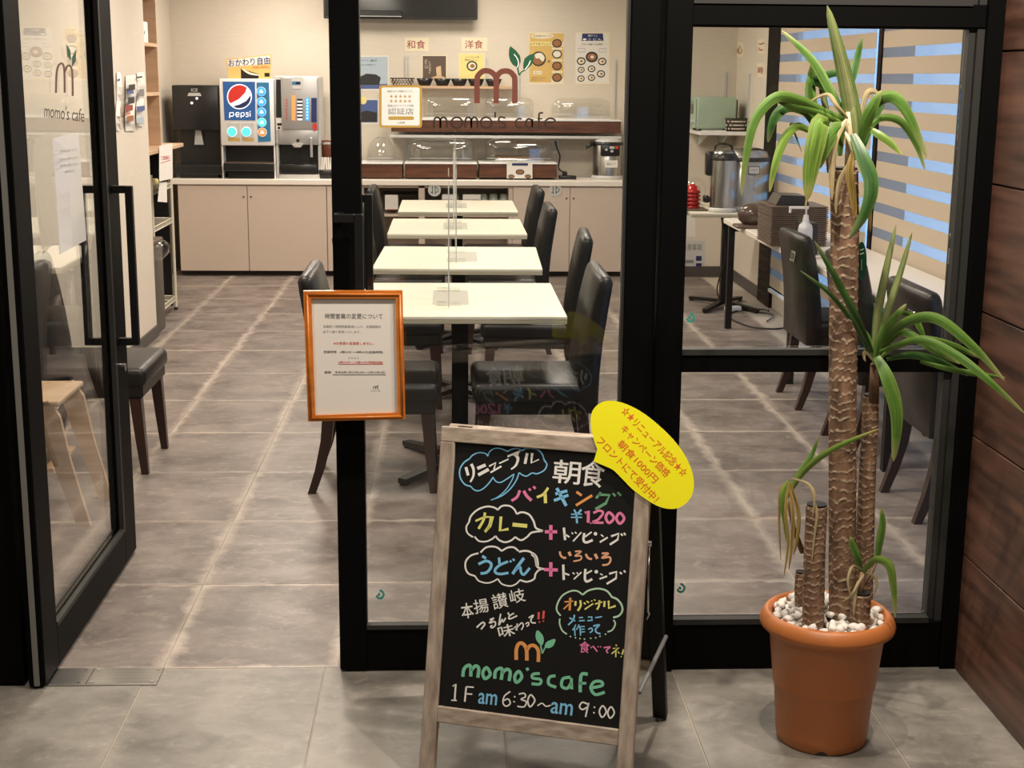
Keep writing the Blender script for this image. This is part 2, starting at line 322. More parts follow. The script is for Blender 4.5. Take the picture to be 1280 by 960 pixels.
# ================================================================ THE SETTING
GY = 3.85            # plane of the shop front
XR = 2.38            # inner right wall (windows)
XL = -1.87           # inner left wall
YB = 12.62           # inner back wall
# floor: one bed of mortar, the tiles laid on it as parts
b = mb('grout'); b.box(-3.2, 2.9, -1.6, 13.2, -0.05, -0.0025); floor = struct('floor', b)
def tile_mesh(mat):
    b = mb(mat); b.box(-TX / 2 + G, TX / 2 - G, -TY / 2 + G * .8, TY / 2 - G * .8, -0.0024, 0.0, 0.0008); return b
t0 = None
def lay(x0, y0, nx, ny, mat, skip=lambda x, y: False):
    src = None
    for j in range(ny):
        for i in range(nx):
            x = x0 + (i + .5) * TX; y = y0 + (j + .5) * TY
            if skip(x, y): continue
            if src is None:
                src = tile_mesh(mat).build('tile', floor, origin=None); src.location = (x, y, 0)
            else:
                c = src.copy(); COL.objects.link(c); c.parent = floor; c.location = (x, y, 0)
lay(-0.8085 - 3 * TX, 3.848, 9, 13, 'tile', lambda x, y: x < XL - 0.75 or x > XR + .2)
lay(-0.351 - 2 * TX, 3.848 - 2 * TY, 6, 2, 'tile2')
b = mb('tile2'); b.box(-3.2, 1.449, -1.6, 3.848 - 2 * TY - .003, -0.004, 0.0); b.box(-3.2, -0.351 - 2 * TX - .003, 3.848 - 2 * TY, 3.848, -0.004, 0.0); b.box(-0.351 + 4 * TX + .001, 1.7, 3.848 - 2 * TY, 3.848, -0.004, -0.002); tag(b.build('far_lobby_paving', floor), kind='structure')

def wall(name, *boxes, mat='wall'):
    b = mb(mat)
    for x in boxes: b.box(*x)
    return struct(name, b)
wall('wall_back', (-2.45, 1.70, YB, YB + .1, 0, 2.6))
wall('wall_corner', (1.62, XR + .3, 12.03, YB + .2, 0, 2.6))
wall('wall_left', (XL - .12, XL, GY + .08, 9.18, 0, 2.6))
wall('wall_recess', (-2.45, -2.35, 9.0, YB, 0, 2.6), (-2.40, XL - .1, 9.0, 9.1, 0, 2.6))
b = mb('skirting'); b.box(XL, XL + .012, GY + .09, 9.19, 0, .075); struct('baseboard_left', b)
b = mb('skirting'); b.box(XR - .012, XR, 10.72, 12.02, 0, .09); b.box(1.7, XR - .012, 12.015, 12.03, 0, .09); struct('baseboard_right', b)
# window wall on the right
wall('wall_right', (XR, XR + .22, 10.72, 12.2, 0, 2.6), (XR, XR + .22, GY, 10.72, 2.45, 2.6), (XR, XR + .22, GY, 10.72, 0, .1), (XR, XR + .22, GY - .1, GY + .3, 0.1, 2.45))
b = mb('ceiling'); b.box(-2.5, 2.7, GY, 12.8, 2.6, 2.7); struct('ceiling', b)
b = mb('lobbyceiling'); b.box(-3.3, 1.8, -1.7, GY, 2.7, 2.8); struct('ceiling_lobby', b)
wall('wall_lobby', (-3.3, -3.2, -1.7, GY, 0, 2.7), (-3.3, 1.8, -1.7, -1.6, 0, 2.7), (-3.3, -1.31, GY + .0, GY + .08, 0, 2.7), mat='lobbywall')
# window frames of the right wall
for k, (y0, y1) in enumerate([(GY + .3, 7.93), (7.93, 10.72)]):
    b = mb('black'); t = .05
    b.box(XR + .10, XR + .15, y0, y0 + t, .1, 2.45); b.box(XR + .10, XR + .15, y1 - t, y1, .1, 2.45); b.box(XR + .10, XR + .15, y0 + t, y1 - t, .1, .16); b.box(XR + .10, XR + .15, y0 + t, y1 - t, 2.39, 2.45)
    w = struct('window_%d' % (k + 2), b)
    g = mb('glass'); g.box(XR + .12, XR + .128, y0 + t, y1 - t, .16, 2.39); g.build('pane', w)
b = mb('black'); b.box(XR - .025, XR + .1, 10.36, 10.76, 0, 2.6); struct('trim_1', b)
b = mb('black'); b.box(XR - .03, XR + .1, 7.90, 7.96, 0.1, 2.45); struct('trim_2', b)

# exterior right wall: red-brown boards with recessed joints
b = mb('groove'); b.box(1.459, 1.60, -1.6, GY + .05, 0, 2.7); wr = struct('wall_lobby_right', b)
for k in range(8):
    b = mb('redwood'); b.box(1.449, 1.459, -1.55, GY - .0, k * .345 + .0025, min(2.7, (k + 1) * .345 - .0025), .0015); b.build('panel', wr)

# shop front: posts and header
b = mb('black'); b.box(-1.31, -1.165, 3.74, GY + .03, 0, 2.7); struct('trim_3', b)
b = mb('black'); b.box(-1.165, 1.449, GY - .05, GY + .03, 2.40, 2.7); struct('trim_4', b)
b = mb('black'); b.box(0.562, 0.633, GY - .06, GY + .04, 0, 2.40, .003); struct('trim_5', b)
b = mb('black'); b.box(1.405, 1.449, GY - .06, GY + .04, 0, 2.40, .002); struct('trim_6', b)
# fixed side light
b = mb('black')
b.box(.633, 1.405, GY - .045, GY + .02, 0, .141, .002); b.box(.633, 1.405, GY - .045, GY + .02, .868, .918, .002); b.box(.633, 1.405, GY - .045, GY + .02, 1.784, 1.843, .002); b.box(.633, 1.405, GY - .045, GY + .02, 2.36, 2.40)
win = struct('window_1', b)
b = mb('bead'); b.box(1.366, 1.384, GY - .03, GY + .015, .141, 2.36); b.box(1.386, 1.405, GY - .04, GY + .015, .141, 2.36); b.build('jamb_bead', win)
for (z0, z1) in ((.141, .868), (.918, 1.784), (1.843, 2.36)):
    b = mb('bead'); b.box(.633, 1.366, GY - .05, GY - .02, z0 - .004, z0 + .012); b.box(.633, 1.366, GY - .035, GY - .02, z1 - .004, z1); b.build('glazing_bead', win)
    g = mb('glass'); g.box(.633, 1.366, GY - .004, GY + .004, z0 + .012, z1 - .004); g.build('pane', win)
# right leaf (closed)
b = mb('black')
b.box(-.306, -.229, GY - .04, GY + .02, .006, 2.39, .003); b.box(.474, .557, GY - .04, GY + .02, .006, 2.39, .003); b.box(-.229, .474, GY - .038, GY + .018, .008, .128, .002); b.box(-.229, .474, GY - .038, GY + .018, 2.28, 2.39)
leaf_r = struct('door_2', b)
b = mb('bead'); b.box(-.229, .474, GY - .043, GY - .02, .128, .141); b.box(.466, .474, GY - .03, GY, .141, 2.28); b.build('glazing_bead', leaf_r)
g = mb('glass'); g.box(-.229, .466, GY - .004, GY + .004, .141, 2.28); g.build('pane', leaf_r)
for s_, x1, zt in ((-1, -.222, 1.297), (1, -.205, 1.335)):
    y = GY - .04 + (-.055 if s_ < 0 else .11)
    b = mb('iron'); zb = zt - .53
    b.box(x1 - .022, x1, y - .011, y + .011, zb, zt, .002); b.box(x1 - .075, x1 - .022, y - .011, y + .011, zt - .022, zt, .002); b.box(x1 - .075, x1 - .022, y - .011, y + .011, zb, zb + .022, .002)
    if s_ < 0: b.box(x1 - .075, x1 - .053, y + .011, GY - .04, zt - .022, zt); b.box(x1 - .075, x1 - .053, y + .011, GY - .04, zb, zb + .022)
    else: b.box(x1 - .075, x1 - .053, GY + .02, y - .011, zt - .022, zt); b.box(x1 - .075, x1 - .053, GY + .02, y - .011, zb, zb + .022)
    b.build('door_handle', leaf_r)
# left leaf (swung in)
X0, X1 = -1.146, -1.10
b = mb('black')
b.box(X0, X1, 3.715, 3.855, .01, 2.39, .003); b.box(X0, X1, 4.72, 4.885, .01, 2.39, .003); b.box(X0, X1, 3.855, 4.72, .01, .128, .002); b.box(X0, X1, 3.855, 4.72, 2.28, 2.39)
leaf_l = struct('door_1', b)
b = mb('bead'); b.box(X1 - .012, X1 + .003, 3.855, 4.72, .128, .141); b.box(X1 - .012, X1 + .003, 4.70, 4.72, .141, 2.28); b.build('glazing_bead', leaf_l)
b = mb('gasket'); b.box(X0 + .016, X1 - .016, 3.709, 3.715, .012, 2.38); b.build('gasket', leaf_l)
g = mb('glass'); g.box(X0 + .018, X1 - .02, 3.855, 4.70, .141, 2.28); g.build('pane', leaf_l)
for s_ in (1, -1):
    x = (X1 + .055) if s_ > 0 else (X0 - .055); b = mb('iron')
    b.box(x - .012, x + .012, 4.78 - .012, 4.78 + .012, .76, 1.29, .002)
    for z in (.76, 1.266): b.box(min(x + s_ * -.012, X1 if s_ > 0 else X0), max(x + s_ * -.012, X1 if s_ > 0 else X0), 4.768, 4.792, z, z + .024)
    b.build('door_handle', leaf_l)
b = mb('chrome'); b.cyl((X1, 4.80, .68), (X1 + .012, 4.80, .68), .014); b.build('lock_cylinder', leaf_l)
# steel cover plates of the floor hinge
b = mb('steel'); b.box(-1.13, -1.0, GY - .115, GY, 0, .004, .001); b.box(-.998, -.805, GY - .115, GY, 0, .004, .001)
pl = struct('trim_7', b)
b = mb('chrome')
for x, y in ((-1.02, GY - .1), (-1.02, GY - .015), (-.985, GY - .1), (-.985, GY - .015), (-.82, GY - .1), (-.82, GY - .015)): b.cyl((x, y, .004), (x, y, .0055), .006, seg=10)
b.build('screw_heads', pl)

# ---------------------------------------------------------------- zebra blinds
def blind(y0, y1, label):
    t = thing('roller_blind', (XR - .03, (y0 + y1) / 2, 2.42), label, 'blind', 'zebra roller blinds on the right windows')
    b = mb('white'); b.box(XR - .07, XR - .01, y0, y1, 2.39, 2.45, .01, 2); b.build('head_rail', t)
    zc = 1.655 + 5 * .1375
    k = 0
    z = zc
    while z > .2:
        b = mb('sheer'); b.faces([(XR - .03, y0, z - .026), (XR - .03, y1, z - .026), (XR - .03, y1, z + .026), (XR - .03, y0, z + .026)], [(0, 1, 2, 3)]); b.build('sheer_band', t)
        zl = z - .1375 + .026
        b = mb('blindband'); b.box(XR - .031, XR - .029, y0, y1, max(zl, .15), z - .026); b.build('fabric_band', t)
        z -= .1375
    b = mb('white'); b.box(XR - .042, XR - .018, y0, y1, .125, .15, .004); b.build('bottom_rail', t)
blind(GY + .12, 7.86, 'striped beige and sheer roller blind nearer the shop front, beside the bar counter')
blind(8.0, 10.33, 'striped beige and sheer roller blind farther in, left of the dark mullion')

# ================================================================ CAFE FURNITURE
def make_table(nm='cafe_table'):
    t = thing(nm, (0, 0, 0), 'x', 'table')
    b = mb('tabletop'); b.box(-.418, .418, -.465, .465, .715, .73, .003); b.build('tabletop', t)
    b = mb('tableedge'); b.box(-.4175, .4175, -.4645, .4645, .699, .7155, .002); b.build('edge_band', t)
    b = mb('iron'); b.box(-.22, .22, -.25, .25, .688, .699); b.box(-.035, .035, -.035, .035, .03, .69, .004); b.build('column', t)
    b = mb('iron')
    for a in (45, 135, 225, 315):
        R_ = Matrix.Rotation(math.radians(a + (8 if a in (45, 225) else -8)), 3, 'Z')
        t_ = [(.0, -.03, .03), (.40, -.022, .008), (.40, .022, .008), (0, .03, .03), (0, -.03, .055), (.40, -.022, .03), (.40, .022, .03), (0, .03, .055)]
        b.faces([R_ @ Vector(p) for p in t_], [(0, 1, 2, 3), (4, 5, 6, 7), (0, 1, 5, 4), (1, 2, 6, 5), (2, 3, 7, 6), (3, 0, 4, 7)])
        p = R_ @ Vector((.385, 0, 0)); b.cyl((p.x, p.y, 0), (p.x, p.y, .012), .02, seg=10)
    b.build('cross_foot', t); return t
tab = make_table()
TC = [(.05, 6.02), (.055, 7.44), (.055, 9.02), (.07, 10.47)]
TL = ['white topped cafe table nearest the shop front, partly behind the framed notice', 'second white topped cafe table from the shop front',
      'third white topped cafe table back, in front of the farthest one', 'farthest white topped cafe table, next to the buffet counter']
tabs = []
for i, (x, y) in enumerate(TC):
    o = tab if i == 0 else copy_tree(tab); o.location = (x, y, 0); tag(o, TL[i], 'table', 'square cafe tables in the middle row'); tabs.append(o)
tabs[1].rotation_euler.z = math.radians(-1.4)
# grey sheets and acrylic screens on the tables
def make_screen():
    t = thing('acrylic_screen', (0, 0, 0), 'x', 'screen')
    pts = [(0, -.30, .731), (0, .30, .731), (0, .30, 1.22)] + [(0, .26 + .04 * math.cos(a), 1.22 + .04 * math.sin(a)) for a in (0.5, 1.0, PI / 2)] + [(0, -.26 - .04 * math.cos(a), 1.22 + .04 * math.sin(a)) for a in (PI / 2, 1.0, 0.5)] + [(0, -.30, 1.22)]
    b = mb('acrylic'); b.prism([(x - .0015, y, z) for x, y, z in pts], (.003, 0, 0)); b.build('panel', t)
    b = mb('lgrey')
    for y in (-.3, .3): b.box(-.0025, .0025, y - .002, y + .002, .74, 1.2)
    b.build('edge_strip', t)
    for y in (-.2, .2):
        b = mb('acrylic'); b.box(-.05, .05, y - .012, y + .012, .7305, .745, .002); b.build('foot', t)
    return t
sc0 = make_screen()
SL = ['clear acrylic divider on the nearest cafe table', 'clear acrylic divider on the second cafe table', 'clear acrylic divider on the third cafe table', 'clear acrylic divider on the farthest cafe table']
for i, (x, y) in enumerate([(.002, 6.02), (.04, 7.44), (.035, 9.02), (.05, 10.47)]):
    o = sc0 if i == 0 else copy_tree(sc0); o.location = (x, y, 0.0005); tag(o, SL[i], 'screen', 'clear dividers on the cafe tables')
b = mb('mat_grey'); b.box(-.075, .075, -.20, .20, .7302, .7306); m0 = b.build('paper_sheet')
ML = ['grey sheet under the divider of the nearest table', 'grey sheet under the divider of the second table', 'grey sheet under the divider of the third table', 'grey sheet under the divider of the farthest table']
for i, (x, y) in enumerate([(.01, 6.05), (.075, 7.46), (.045, 9.02), (.06, 10.47)]):
    o = m0 if i == 0 else copy_tree(m0); o.location = (x, y, 0); tag(o, ML[i], 'sheet', 'grey sheets on the cafe tables')

def make_chair(plate=False):
    t = thing('dining_chair', (0, 0, 0), 'x', 'chair')
    b = mb('leather'); b.box(-.21, .25, -.25, .25, .375, .46, .03, 3); b.box(-.20, .235, -.24, .24, .33, .39, .008); b.build('seat', t)
    # backrest: padded slab, leaning and flaring back
    prof = [(-.165, .34, .085), (-.175, .50, .08), (-.19, .62, .075), (-.215, .76, .07), (-.232, .83, .064), (-.240, .862, .060), (-.247, .878, .048), (-.254, .887, .030)]
    vs = []; ys = (-.255, -.245, .245, .255)
    for x, z, th in prof:
        w = .255 if z < .865 else (.250 if z < .88 else .238)
        for (xx, yy) in ((x, -w + .012), (x, w - .012), (x - .012, w), (x - th + .012, w), (x - th, w - .012), (x - th, -w + .012), (x - th + .012, -w), (x - .012, -w)): vs.append((xx, yy, z))
    n = len(prof); fs = [(j * 8 + i, j * 8 + (i + 1) % 8, (j + 1) * 8 + (i + 1) % 8, (j + 1) * 8 + i) for j in range(n - 1) for i in range(8)] + [tuple(range(8)), tuple((n - 1) * 8 + i for i in range(8))]
    b = mb('leather'); b.faces(vs, fs, True); b.build('backrest', t)
    for s_ in (-1, 1):
        for (x0, x1, kind) in ((.20, .225, 'f'), (-.19, -.265, 'r')):
            y = s_ * .212; b = mb('darkwood'); rows = [(0, .33, .024), (.5, .16, .02), (1, 0, .015)] if kind == 'f' else [(0, .34, .024), (.35, .22, .022), (.7, .1, .019), (1, 0, .016)]
            vs = []
            for tt, z, hw in rows:
                x = x0 + (x1 - x0) * (tt if kind == 'f' else tt ** 1.7)
                vs += [(x - hw, y - hw, z), (x + hw, y - hw, z), (x + hw, y + hw, z), (x - hw, y + hw, z)]
            n = len(rows); b.faces(vs, [(j * 4 + i, j * 4 + (i + 1) % 4, (j + 1) * 4 + (i + 1) % 4, (j + 1) * 4 + i) for j in range(n - 1) for i in range(4)] + [(0, 1, 2, 3), tuple((n - 1) * 4 + i for i in range(4))])
            b.build('leg', t)
    if plate:
        b = mb('chrome'); b.obox((-.292, -.06, .77), (.006, .085, .055), Matrix.Rotation(.13, 3, 'Y'), .004); p = b.build('handle_plate', t)
        b = mb('gap'); b.obox((-.2955, -.06, .77), (.004, .06, .032), Matrix.Rotation(.13, 3, 'Y')); b.build('hand_slot', p)
    return t
ch = make_chair(); chp = make_chair(True)
def put_chair(i, x, y, rz, label, group, plate=False, first={}):
    src = chp if plate else ch
    o = src if plate not in first else copy_tree(src); first[plate] = 1
    o.location = (x, y, 0); o.rotation_euler.z = math.radians(rz); tag(o, label, 'chair', group)
g = 'black leather chairs at the middle tables'
for i, (x, y, rz) in enumerate([(.345, 5.80, 180), (.42, 7.22, 177), (.35, 8.77, 180), (.365, 10.2, 181)]):
    put_chair(i, x, y, rz, ['black leather chair right of the nearest table, its seat behind the chalkboard', 'black leather chair right of the second cafe table', 'black leather chair right of the third cafe table, before the cabinet doors', 'farthest black leather chair on the right side of the tables'][i], g)
for i, (x, y, rz) in enumerate([(-.285, 5.81, 0), (-.27, 7.30, 0), (-.27, 8.80, 0), (-.262, 10.17, 0)]):
    put_chair(i, x, y, rz, ['black leather chair left of the nearest table, its back above the framed notice', 'black leather chair left of the second table, hidden by the door stile', 'black leather chair left of the third table, mostly behind the door stile', 'farthest black leather chair left of the tables, right of the door stile'][i], g)
put_chair(8, -1.50, 6.11, 0, 'black leather chair against the left wall, right behind the open door', None)
g = 'black chairs along the window counter'
for i, (x, y) in enumerate([(2.045, 5.37), (2.045, 6.32), (2.045, 7.27)]):
    put_chair(9 + i, x, y, 0, ['nearest black chair at the window counter, behind the side crown of the plant', 'middle black chair at the window counter, hidden behind the big plant stem', 'farthest black chair at the window counter, left of the plant stem'][i], g, True)

# bar counter under the windows, with its legs
t = thing('bar_counter', (2.12, 6.7, 0), 'long white counter running under the striped window blinds', 'counter')
b = mb('counter'); b.box(1.855, XR - .045, GY + .16, 9.62, .695, .73, .004); b.build('worktop', t)
for y in (9.48, 7.7, 5.9, 4.3): b = mb('iron'); b.box(1.865, 1.905, y - .02, y + .02, 0, .695); b.build('leg', t)
b = mb('iron'); b.box(1.90, 2.3, 9.46, 9.50, .655, .695); b.build('bracket', t)
# serving table in the corner
st = make_table('serving_table'); st.location = (2.03, 10.42, 0); st.rotation_euler.z = math.radians(0); st.scale = (.80, .98, 1)
tag(st, 'white serving table in the far right corner carrying the soup warmer', 'table')
# ================================================================ THE CHALKBOARD (A-frame)
PSI, PHI = math.radians(18.2), math.radians(12.4)
BO = Vector((-.0231, 3.19, .1826)); BU = Vector((math.cos(PSI), -math.sin(PSI), 0)); BN = Vector((-math.sin(PSI), -math.cos(PSI), 0))
BV = Vector((0, 0, math.cos(PHI))) - BN * math.sin(PHI); BW = BU.cross(BV)      # BW points out of the written face, to the viewer
BW = -BW if BW.dot(BN) < 0 else BW
bw, bh, fr = .439, .629, .036
def bpt(a, v, w=0.0): return BO + BU * a + BV * v + BW * w
def PB(px, py, off=0.0):
    r = ray(px, py); c = Vector((0, 0, CAM_H)); o = BO + BW * off
    return c + r * ((o - c).dot(BW) / r.dot(BW))
ROT = Matrix((BU, BV, BW)).transposed()
back_foot = Vector((.573, 3.62, 0))
TOPB = bpt(bw / 2, bh + fr, -.02)
# the rear leaf mirrors the front one across the hinge
e = BN.copy()
tilt = math.radians(19)
CV = Vector((0, 0, math.cos(tilt))) + e * math.sin(tilt)     # up along the rear leaf leans back to the hinge
CW = BU.cross(CV); CW = -CW if CW.dot(BN) > 0 else CW
zt = TOPB.z; hl = zt / math.cos(tilt)
CO = bpt(0, bh + fr, -.045) ; CO = CO - CV * (bh + fr)
def cpt(a, v, w=0.0): return CO + BU * a + CV * v + CW * w
ROT2 = Matrix((-BU, CV, CW)).transposed()
aboard = thing('chalkboard_sign', (.22, 3.32, 0), 'weathered oak framed chalkboard menu standing on the stone floor before the glass door', 'signboard')
def bar(name, mat, a0, a1, v0, v1, w0, w1, pt, rot, bev=.002):
    b = mb(mat); c = pt((a0 + a1) / 2, (v0 + v1) / 2, (w0 + w1) / 2)
    # geometry is stored along its own grain axis
    b.obox(c, (a1 - a0, v1 - v0, w1 - w0), rot, bev); return b.build(name, aboard)
footv = -.1826 / math.cos(PHI) + .004
bar('frame_stile', 'weathered', -fr, 0, footv, bh, -.013, .013, bpt, ROT); bar('frame_stile', 'weathered', bw, bw + fr, footv, bh, -.013, .013, bpt, ROT)
bar('frame_rail', 'weatheredH', -fr, bw + fr, bh, bh + fr, -.013, .013, bpt, ROT); bar('frame_rail', 'weatheredH', 0, bw, -.038, 0, -.012, .012, bpt, ROT)
pan = bar('chalkboard_panel', 'board', -.003, bw + .003, -.003, bh + .003, -.005, .003, bpt, ROT, 0)
footc = -CO.z / CV.z + .008
s1 = tag(bar('rear_stile', 'iron', -fr, 0, footc, bh, -.013, .013, cpt, ROT2), 'black painted rear leg'); s2 = tag(bar('rear_stile', 'iron', bw, bw + fr, footc, bh, -.013, .013, cpt, ROT2), 'black painted rear leg')
bar('rear_rail', 'weatheredH', -fr, bw + fr, bh, bh + fr, -.013, .013, cpt, ROT2); bar('rear_rail', 'weatheredH', 0, bw, -.038, 0, -.012, .012, cpt, ROT2)
pan2 = bar('chalkboard_panel', 'board', -.003, bw + .003, -.003, bh + .003, -.005, .003, cpt, ROT2, 0)
for a in (-fr / 2, bw + fr / 2):
    p = cpt(a, footc - .004, 0); b = mb('white'); b.cyl(p + Vector((0, 0, -.004)), p + Vector((0, 0, .008)), .011, seg=10); b.build('foot_glide', aboard)
b = mb('chrome')
for a in (.02, bw - .02): b.obox(bpt(a, bh + fr + .001, -.022), (.035, .004, .045), ROT)
b.build('hinge', aboard)
# stay hook on the right
b = mb('chrome'); pr = bpt(bw + fr + .002, .43, -.012); pe = bpt(bw + fr + .006, .27, -.034)
b.tube([pr, pe, pe + Vector((.004, .006, -.008)), pe + Vector((-.004, .002, -.02))], .0024, 8); b.cyl(pr - BU * .004, pr + BU * .004, .008, seg=12); b.build('stay_hook', aboard)
b = mb('grey'); q0 = bpt(bw + fr + .001, .085, -.02); q1 = cpt(bw + fr + .004, (q0.z + .004 - CO.z) / CV.z, 0); b.tube([q0, q1], .006, 6); b.build('stay_strap', aboard)

# ---- lettering, traced stroke by stroke in picture measurements on the board plane
def Z(ox, oy, sc, pts): return [(ox + x / sc, oy + y / sc) for x, y in pts]
def letters(label, mat, jobs, parent=None):
    out = []
    for pp, P in ((pan, PB), (pan2, PBACK)):
        b = mb(mat)
        for j in jobs:
            if j[0] == 's': _, pts, w = j[:3]; b.stroke(pts, P, w, .0036, smooth=(len(pts) > 2 and (len(j) < 4 or j[3] is not False)), closed=(len(j) > 4 and j[4]), w1=(j[5] if len(j) > 5 else None))
            elif j[0] == 't': b.text(j[1], P, *j[2:6], ang=j[6], bold=j[7], off=.0036, shear=j[8] if len(j) > 8 else 0)
            elif j[0] == 'a': b.area(j[1], P, .0036, j[2] if len(j) > 2 else False)
            elif j[0] == 'd': b.disc(j[1], j[2], j[3], j[3], P, .0036, 10)
        o = b.build('chalk_writing', pp); o['label'] = label; out.append(o)
    return out
def PBACK(px, py, off=0.0):
    q = PB(px, py, 0) - BO; a, v = q.dot(BU), q.dot(BV)
    return cpt(bw - a, v, off)
A = lambda p: Z(560, 550, 9.143, p)      # zoom grids of the survey
Bq = lambda p: Z(680, 560, 7.385, p)
Cq = lambda p: Z(570, 620, 8.0, p)
D = lambda p: Z(670, 670, 9.846, p)
Eq = lambda p: Z(560, 730, 8.727, p)
Fq = lambda p: Z(680, 730, 9.6, p)
Gq = lambda p: Z(550, 810, 5.333, p)
st_ = lambda pts, w, *k: ('s', pts, w) + k
letters('pale blue speech cloud outline', 'c_blue', [
    st_(A([(815, 372), (850, 400), (900, 412), (960, 378), (1020, 385), (1100, 345), (1130, 280), (1100, 230), (1075, 160), (1020, 110), (940, 95), (880, 100), (850, 122)]), 1.5, True, False, 1.9),
    st_(A([(850, 125), (800, 98), (740, 102), (680, 130)]), 1.3), st_(A([(680, 130), (600, 98), (530, 98), (475, 135), (455, 185)]), 1.3), st_(A([(455, 185), (430, 155), (350, 145), (280, 175), (245, 215)]), 1.6),
    st_(A([(245, 215), (180, 260), (135, 340), (140, 430), (190, 505), (260, 530)]), 1.8), st_(A([(260, 530), (300, 570), (350, 580), (410, 550), (470, 490), (515, 425)]), 1.6),
    st_(A([(515, 425), (545, 470), (600, 485), (680, 440), (755, 388)]), 1.5), st_(A([(755, 388), (730, 460), (660, 570), (570, 650), (490, 685)]), 1.3), st_(A([(812, 372), (780, 460), (710, 560), (610, 640), (490, 686)]), 1.6)])
letters('white writing in the blue cloud', 'c_white', [
    st_(A([(205, 310), (230, 405)]), 3.6), st_(A([(265, 275), (290, 330), (290, 410), (255, 480)]), 3.8, True, False, 2.2), st_(A([(335, 325), (430, 285)]), 4), st_(A([(345, 400), (465, 335)]), 4),
    st_(A([(470, 300), (545, 260), (525, 335)]), 2.2, False), st_(A([(485, 372), (610, 300)]), 2.2), st_(A([(585, 268), (692, 218)]), 1.8),
    st_(A([(680, 188), (825, 128), (800, 160), (745, 172)]), 2.4, False), st_(A([(775, 172), (800, 215), (775, 290), (720, 335)]), 4.4, True, False, 1.8), st_(A([(905, 150), (880, 272)]), 3.4), st_(A([(962, 150), (952, 262), (1040, 222)]), 3.6, False, False, 1.4)])
letters('white writing at the top right', 'c_white', [('t', '朝', 708.5, 590, 34, 29, 5, .02, 0), ('t', '食', 741, 592, 29, 33, 6, .02, 0)])
letters('pink syllable', 'c_pink', [st_(A([(820, 575), (790, 650), (725, 695)]), 3.4), st_(A([(865, 580), (900, 640), (955, 692)]), 3.8), st_(A([(925, 555), (945, 578)]), 3), st_(A([(975, 530), (1000, 558)]), 3)])
letters('yellow syllable', 'c_yellow', [st_(A([(1145, 545), (1090, 620), (1015, 655)]), 3.2), st_(A([(1110, 610), (1115, 722)]), 4)])
letters('blue syllable', 'c_blue', [st_(Bq([(105, 425), (215, 395)]), 3.6), st_(Bq([(92, 485), (225, 435)]), 3.6), st_(Bq([(118, 370), (205, 535)]), 4)])
letters('orange syllable', 'c_orange', [st_(Bq([(300, 405), (348, 438)]), 3.2), st_(Bq([(445, 437), (295, 530)]), 3.2)])
letters('dark green syllable', 'c_dkgreen', [st_(Bq([(525, 410), (480, 465)]), 3), st_(Bq([(500, 430), (605, 435), (570, 510), (475, 565)]), 3.6, False), st_(Bq([(635, 418), (660, 445)]), 2.6), st_(Bq([(680, 408), (712, 440)]), 2.6)])
letters('blue yen sign', 'c_blue', [st_(Bq([(278, 568), (300, 610)]), 2.2), st_(Bq([(345, 568), (300, 620), (305, 695)]), 2.6, False), st_(Bq([(250, 612), (350, 610)]), 1.6), st_(Bq([(248, 640), (352, 640)]), 1.6)])
letters('pink price figures', 'c_pink', [st_(Bq([(378, 600), (410, 582), (408, 690)]), 3.8, False), st_(Bq([(455, 600), (510, 578), (545, 600), (500, 660), (450, 686), (550, 690)]), 3.0), ('d', 680 + 432 / 7.385, 560 + 695 / 7.385, 1),
    st_(Bq([(600, 595), (570, 640), (600, 692), (645, 645)]), 3.4, True, True), st_(Bq([(700, 600), (668, 648), (700, 698), (740, 650)]), 3.4, True, True)])
letters('pink plus sign', 'c_hot', [st_(Cq([(888, 358), (1012, 358)]), 4), st_(Cq([(948, 290), (948, 438)]), 4.2)])
letters('pink plus sign', 'c_hot', [st_(Cq([(880, 735), (1018, 740)]), 4), st_(Cq([(948, 662), (948, 805)]), 4.2)])
topping = lambda q: [st_(q[0], 3.0), st_(q[1], 2.2), st_(q[2], 1.6), st_(q[3], 1.6), st_(q[4], 1.8), st_(q[5], 3.0), st_(q[6], 2.0), ('d', q[7][0], q[7][1], 2.3), st_(q[8], 1.6), st_(q[9], 2.2), st_(q[10], 2.6, False, False), st_(q[11], 2.2), st_(q[12], 2.2)]
letters('white word after the upper plus sign', 'c_white', topping([Bq([(183, 735), (195, 850)]), Bq([(190, 795), (235, 822)]), Bq([(255, 780), (268, 795)]), Bq([(285, 775), (300, 790)]), Bq([(345, 778), (268, 862)]), Bq([(372, 785), (365, 850), (390, 872), (450, 850)]), Bq([(378, 820), (440, 775)]), (680 + 475 / 7.385, 560 + 792 / 7.385),
    Bq([(525, 800), (550, 818)]), Bq([(588, 825), (515, 870)]), Bq([(620, 815), (690, 790), (680, 845), (608, 892)]), Bq([(710, 790), (726, 810)]), Bq([(738, 783), (752, 805)])]))
letters('white word after the lower plus sign', 'c_white', topping([D([(335, 352), (342, 540)]), D([(340, 455), (410, 480)]), D([(450, 450), (475, 470)]), D([(500, 450), (518, 465)]), D([(560, 445), (465, 533)]), D([(608, 405), (602, 520), (625, 560), (692, 530)]), D([(615, 465), (688, 425)]), (670 + 742 / 9.846, 670 + 440 / 9.846),
    D([(790, 465), (820, 480)]), D([(875, 495), (782, 528)]), D([(900, 465), (992, 440), (985, 520), (870, 590)]), D([(1030, 445), (1058, 468)]), D([(1080, 425), (1102, 448)])]))
